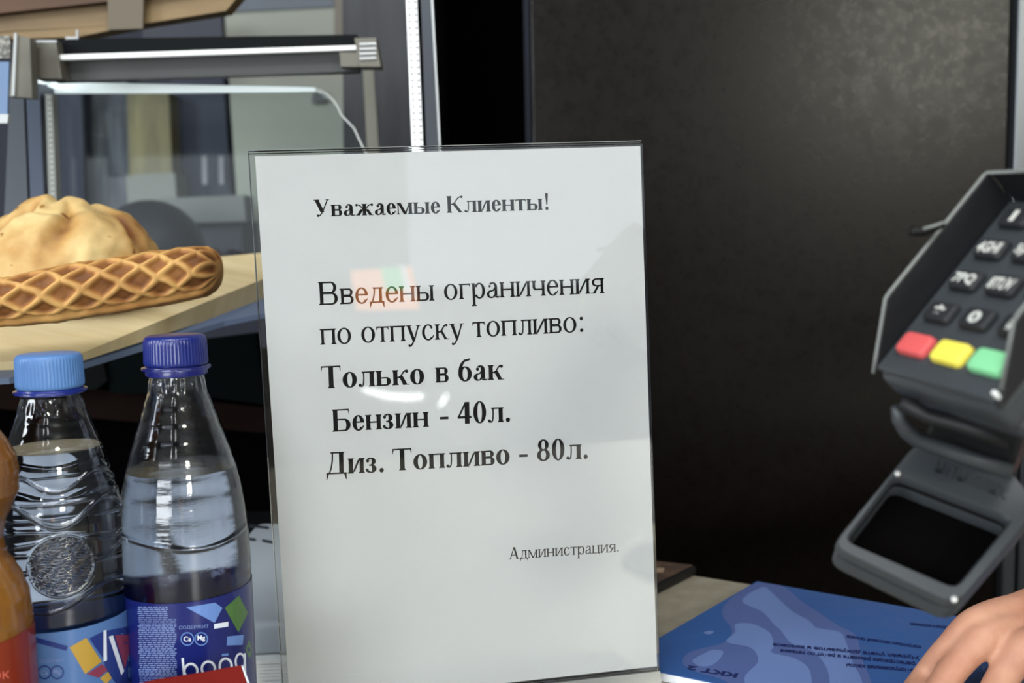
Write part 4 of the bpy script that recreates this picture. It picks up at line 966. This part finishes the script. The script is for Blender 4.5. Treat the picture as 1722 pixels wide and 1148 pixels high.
def frame_solid(out, inn, n0, n1, shrink_out=0, m_r=.0):
    # ring-shaped solid: outer and inner loops bridged, n0 front, n1 back
    def resamp(L, N):
        d = [0]
        for a, b in zip(L, L[1:]+L[:1]): d.append(d[-1]+(b-a).length)
        out2 = []
        for k in range(N):
            t = d[-1]*k/N; i = max(j for j in range(len(d)) if d[j] <= t+1e-12); i = min(i, len(L)-1)
            a, b = L[i], L[(i+1) % len(L)]; u = (t-d[i])/max((b-a).length, 1e-9); out2.append(a+(b-a)*u)
        return out2
    c = sum(inn, Vector((0, 0)))/len(inn); N = 96
    def polar(L):                      # same angles on both loops, so the bridge stays tidy
        res = []
        for k in range(N):
            a = 2*math.pi*k/N; dr = Vector((math.cos(a), math.sin(a))); best = None
            for p, q in zip(L, L[1:]+L[:1]):
                e = q-p; den = dr.x*e.y-dr.y*e.x
                if abs(den) < 1e-12: continue
                w = p-c; t = (w.x*e.y-w.y*e.x)/den; u = (w.x*dr.y-w.y*dr.x)/den
                if t > 0 and -1e-6 <= u <= 1+1e-6: best = t if best is None else max(best, t)
            res.append(c+dr*best)
        return res
    O, I_ = polar(out), polar(inn)
    bm = bmesh.new(); lay = []
    sh = lambda L, k: [c+(p-c)*k for p in L]
    for L, n in ((sh(O, .97), n0), (O, n0-.002), (O, n1), (I_, n1), (I_, n0-.0012), (sh(I_, 1.04), n0)):
        lay.append([bm.verts.new(OF+Uf*p.x+Vf*p.y+Nf*n) for p in L])
    for A1, B1 in zip(lay, lay[1:]+lay[:1]):
        for k in range(N): bm.faces.new((A1[k], B1[k], B1[(k+1) % N], A1[(k+1) % N]))
    bmesh.ops.recalc_face_normals(bm, faces=bm.faces); return bm
oo = roundpoly(out_, .006); ii = roundpoly(inn_, .0035)
lf = obj('lower_frame', frame_solid(oo, ii, 0, -.0045), m_tb, term, angle=40)
o2 = [Vector((p.x*1.0, p.y*1.0)) for p in oo]; cO = sum(o2, Vector((0, 0)))/len(o2); o2 = [cO+(p-cO)*.965 for p in o2]; i2 = [Vector((p.x, p.y)) for p in ii]
obj('frame_groove', frame_solid(o2, i2, -.0046, -.0070), m_ti, term)
obj('frame_back', frame_solid(oo, ii, -.0071, -.0135), m_tb, term, angle=40)
obj('dark_window', prism([OF+Uf*p.x*1.02+Vf*p.y*1.02-Nf*.0136 for p in ii], -Nf*.0012), BLACK(), term)
# embossed (unreadable) lettering
v, f = text_fit('нпнптнх', .026, .005, .0); cen = OF+Uf*fit(1568, 792)[0]+Vf*fit(1568, 792)[1]+Nf*.0001
b0_ = bmesh.new(); vs = [b0_.verts.new(cen+Uf*a+Vf*b) for a, b in v]
for q_ in f:
    try: b0_.faces.new([vs[i] for i in q_])
    except ValueError: pass
r_ = bmesh.ops.extrude_face_region(b0_, geom=b0_.faces[:]); bmesh.ops.translate(b0_, vec=Nf*.0005, verts=[e for e in r_['geom'] if isinstance(e, bmesh.types.BMVert)])
emb = obj('embossed_marks', b0_, m_tb, lf)
for x, y in ((1509, 797), (1604, 1008)):
    p_ = fit(x, y); c = OF+Uf*p_[0]+Vf*p_[1]+Nf*.0003
    obj('rivet', tube([c-Nf*.0006, c+Nf*.0006, c+Nf*.0009], [.0011, .0011, .0005], 12), mat('bright_steel', (214, 216, 214), .25, metal=.5), term)
# hinge neck between the two
hg = [T(uL+.5, vB+.25, -25.4), T(uR-.4, vB+.25, -25.4), T(uR-.6, vB+1.2, -25.4), T(uL+.6, vB+1.2, -25.4)]
ft_ = [OF+Uf*fit(x, y)[0]+Vf*fit(x, y)[1]-Nf*.002 for x, y in ((1548, 745), (1702, 800), (1722, 772), (1566, 722))]
obj('hinge_neck', bevel(prism(hg, ft_), .002, 2), m_td, term)
nb_ = [P(1508, 684, .352), P(1512, 706, .354), P(1524, 724, .356), P(1540, 738, .358), P(1600, 760, .358), P(1700, 792, .352)]
obj('neck_rib', tube(nb_, [.002, .0025, .0028, .0028, .003, .003], 10), m_tb, term, smooth=True)
obj('neck_rib', tube([P(1514, 676, .35), P(1560, 700, .348), P(1620, 716, .342), P(1700, 742, .335)], .0028, 10), m_td, term, smooth=True)
# stand arm that carries the terminal: behind it, out of the picture, down to the counter
a0, a1 = T(1.1, 2.0, -24), T(1.1, 2.0, -62); a2 = Vector((a1.x+.012, a1.y, a1.z-.03)); a3 = Vector((a2.x, a2.y, .006))
obj('stand_arm', tube([a0, a0.lerp(a1, .5), a1, a1.lerp(a2, .6)+Vector((.004, 0, 0)), a2, a3], .007, 14), m_td, term, smooth=True)
obj('stand_base', lathe([(.05, .0004), (.05, .004), (.047, .006)], 48, None, True, True, (a3.x, a3.y)), m_td, term, angle=40)
# ================================================================ hand of the person behind the till
def skin(name, chains, m, sub=2):     # tapered limbs grown from joints, then fused into one smooth body
    me_all = bmesh.new()
    for ch in chains:
        pts = [Vector(p) for p, _ in ch]; rr = [r for _, r in ch]; n = len(pts); fine = []; fr = []
        for i in range(n-1):
            a, b, c, d_ = pts[max(i-1, 0)], pts[i], pts[i+1], pts[min(i+2, n-1)]
            for k in range(6):
                t = k/6; fine.append(.5*(2*b+(c-a)*t+(2*a-5*b+4*c-d_)*t*t+(3*b-a-3*c+d_)*t**3)); tt = t*t*(3-2*t); fr.append(rr[i]*(1-tt)+rr[i+1]*tt)
        e = (pts[-1]-pts[-2]).normalized(); fine.append(pts[-1]); fr.append(rr[-1])
        for s_, q_ in ((.45, .88), (.8, .6), (.98, .2)): fine.append(pts[-1]+e*rr[-1]*s_); fr.append(rr[-1]*q_)
        join(me_all, tube(fine, fr, 16))
    webs = [c[2] for c in chains[1:5]]                                # flesh between the knuckles
    for (a, ra), (b, rb_) in zip(webs, webs[1:]):
        join(me_all, tube([a, a.lerp(b, .5), b], [ra*.85, ra*.8, rb_*.85], 14)); wq = chains[0][0][0]
        join(me_all, tube([wq.lerp(a, .25), a.lerp(b, .5).lerp(wq, .5), a.lerp(b, .5)], [.019, .015, .0105], 14))
    me = bpy.data.meshes.new(name); me_all.to_mesh(me); me_all.free(); o = bpy.data.objects.new(name, me); COL.objects.link(o)
    r_ = o.modifiers.new('r', 'REMESH'); r_.mode = 'VOXEL'; r_.voxel_size = .0014
    s2 = o.modifiers.new('s', 'SMOOTH'); s2.factor = .5; s2.iterations = 9
    dg = bpy.context.evaluated_depsgraph_get(); dg.update(); m2 = bpy.data.meshes.new_from_object(o.evaluated_get(dg))
    bpy.data.objects.remove(o); return m2
m_skin = mat('skin', (190, 144, 120), .5, spec=.4, bump=(260, .3, (1, 1, 1), .0008), noise_col=((172, 122, 100), 45, (1, 1, 1), .35, .7))
m_skin.node_tree.nodes['Principled BSDF'].inputs['Subsurface Weight'].default_value = .15
m_skin.node_tree.nodes['Principled BSDF'].inputs['Subsurface Scale'].default_value = .006
wr = P(2010, 900, .60); pm = P(1890, 975, .588)
def Q(x, y, d):                       # keep the pads above the booklet
    p = P(x, y, d); return p if p.z > .0145 else Z(x, y, .0145)
fingers = [
 [(Q(1745, 1022, .578), .0125), (Q(1690, 1032, .566), .0098), (Q(1640, 1050, .556), .0092), (Q(1592, 1093, .556), .0074), (Q(1549, 1146, .560), .0070), (Q(1508, 1203, .562), .0060)],
 [(Q(1772, 1058, .572), .0125), (Q(1712, 1056, .560), .0098), (Q(1655, 1072, .548), .0094), (Q(1606, 1122, .546), .0080), (Q(1568, 1178, .550), .0074), (Q(1538, 1232, .555), .0064)],
 [(Q(1810, 1090, .566), .0125), (Q(1765, 1080, .552), .0102), (Q(1720, 1092, .540), .0100), (Q(1686, 1140, .538), .0084), (Q(1654, 1200, .540), .0078), (Q(1626, 1255, .545), .0066)],
 [(Q(1855, 1125, .560), .0115), (Q(1832, 1128, .548), .0090), (Q(1808, 1148, .538), .0086), (Q(1780, 1195, .536), .0074), (Q(1756, 1240, .540), .0062)]]
thumb = [(Q(1930, 930, .592), .015), (Q(1880, 905, .575), .012), (Q(1830, 925, .560), .0105), (Q(1790, 955, .552), .0085)]
chains = [[(wr, .024), (Q(2180, 850, .63), .027), (Q(2330, 800, .66), .032), (Q(2520, 750, .71), .037)]]
for i, f_ in enumerate(fingers):
    mc = wr.lerp(f_[0][0], .5); chains.append([(wr, .022), (mc, .0155), (f_[0][0], .0125)]+f_[1:])
chains.append([(wr, .022), (wr.lerp(thumb[0][0], .5), .017)]+thumb)
hm = skin('person', chains, m_skin)

for v_ in hm.vertices: v_.co.z = max(v_.co.z, .0066)          # pads rest flat on the booklet
hm.materials.clear(); hm.materials.append(m_skin); hm.shade_smooth()
ho = bpy.data.objects.new('person', hm); COL.objects.link(ho)
tag(ho, 'bare hand of a person resting on the blue booklet at the lower right', 'person')
for f_ in fingers:
    tip, pre = f_[-1][0], f_[-2][0]; dr = (tip-pre).normalized(); c = tip+dr*.002+Vector((0, -.001, .0052)); sd = dr.cross(Vector((0, 0, 1))).normalized(); up_ = sd.cross(dr).normalized()
    bm = prism([c+sd*a+dr*b for a, b in rrect(.0095, .011, .004, 4)], up_*.0006); obj('fingernail', bm, mat('nail', (226, 182, 168), .3, coat=.4), ho)
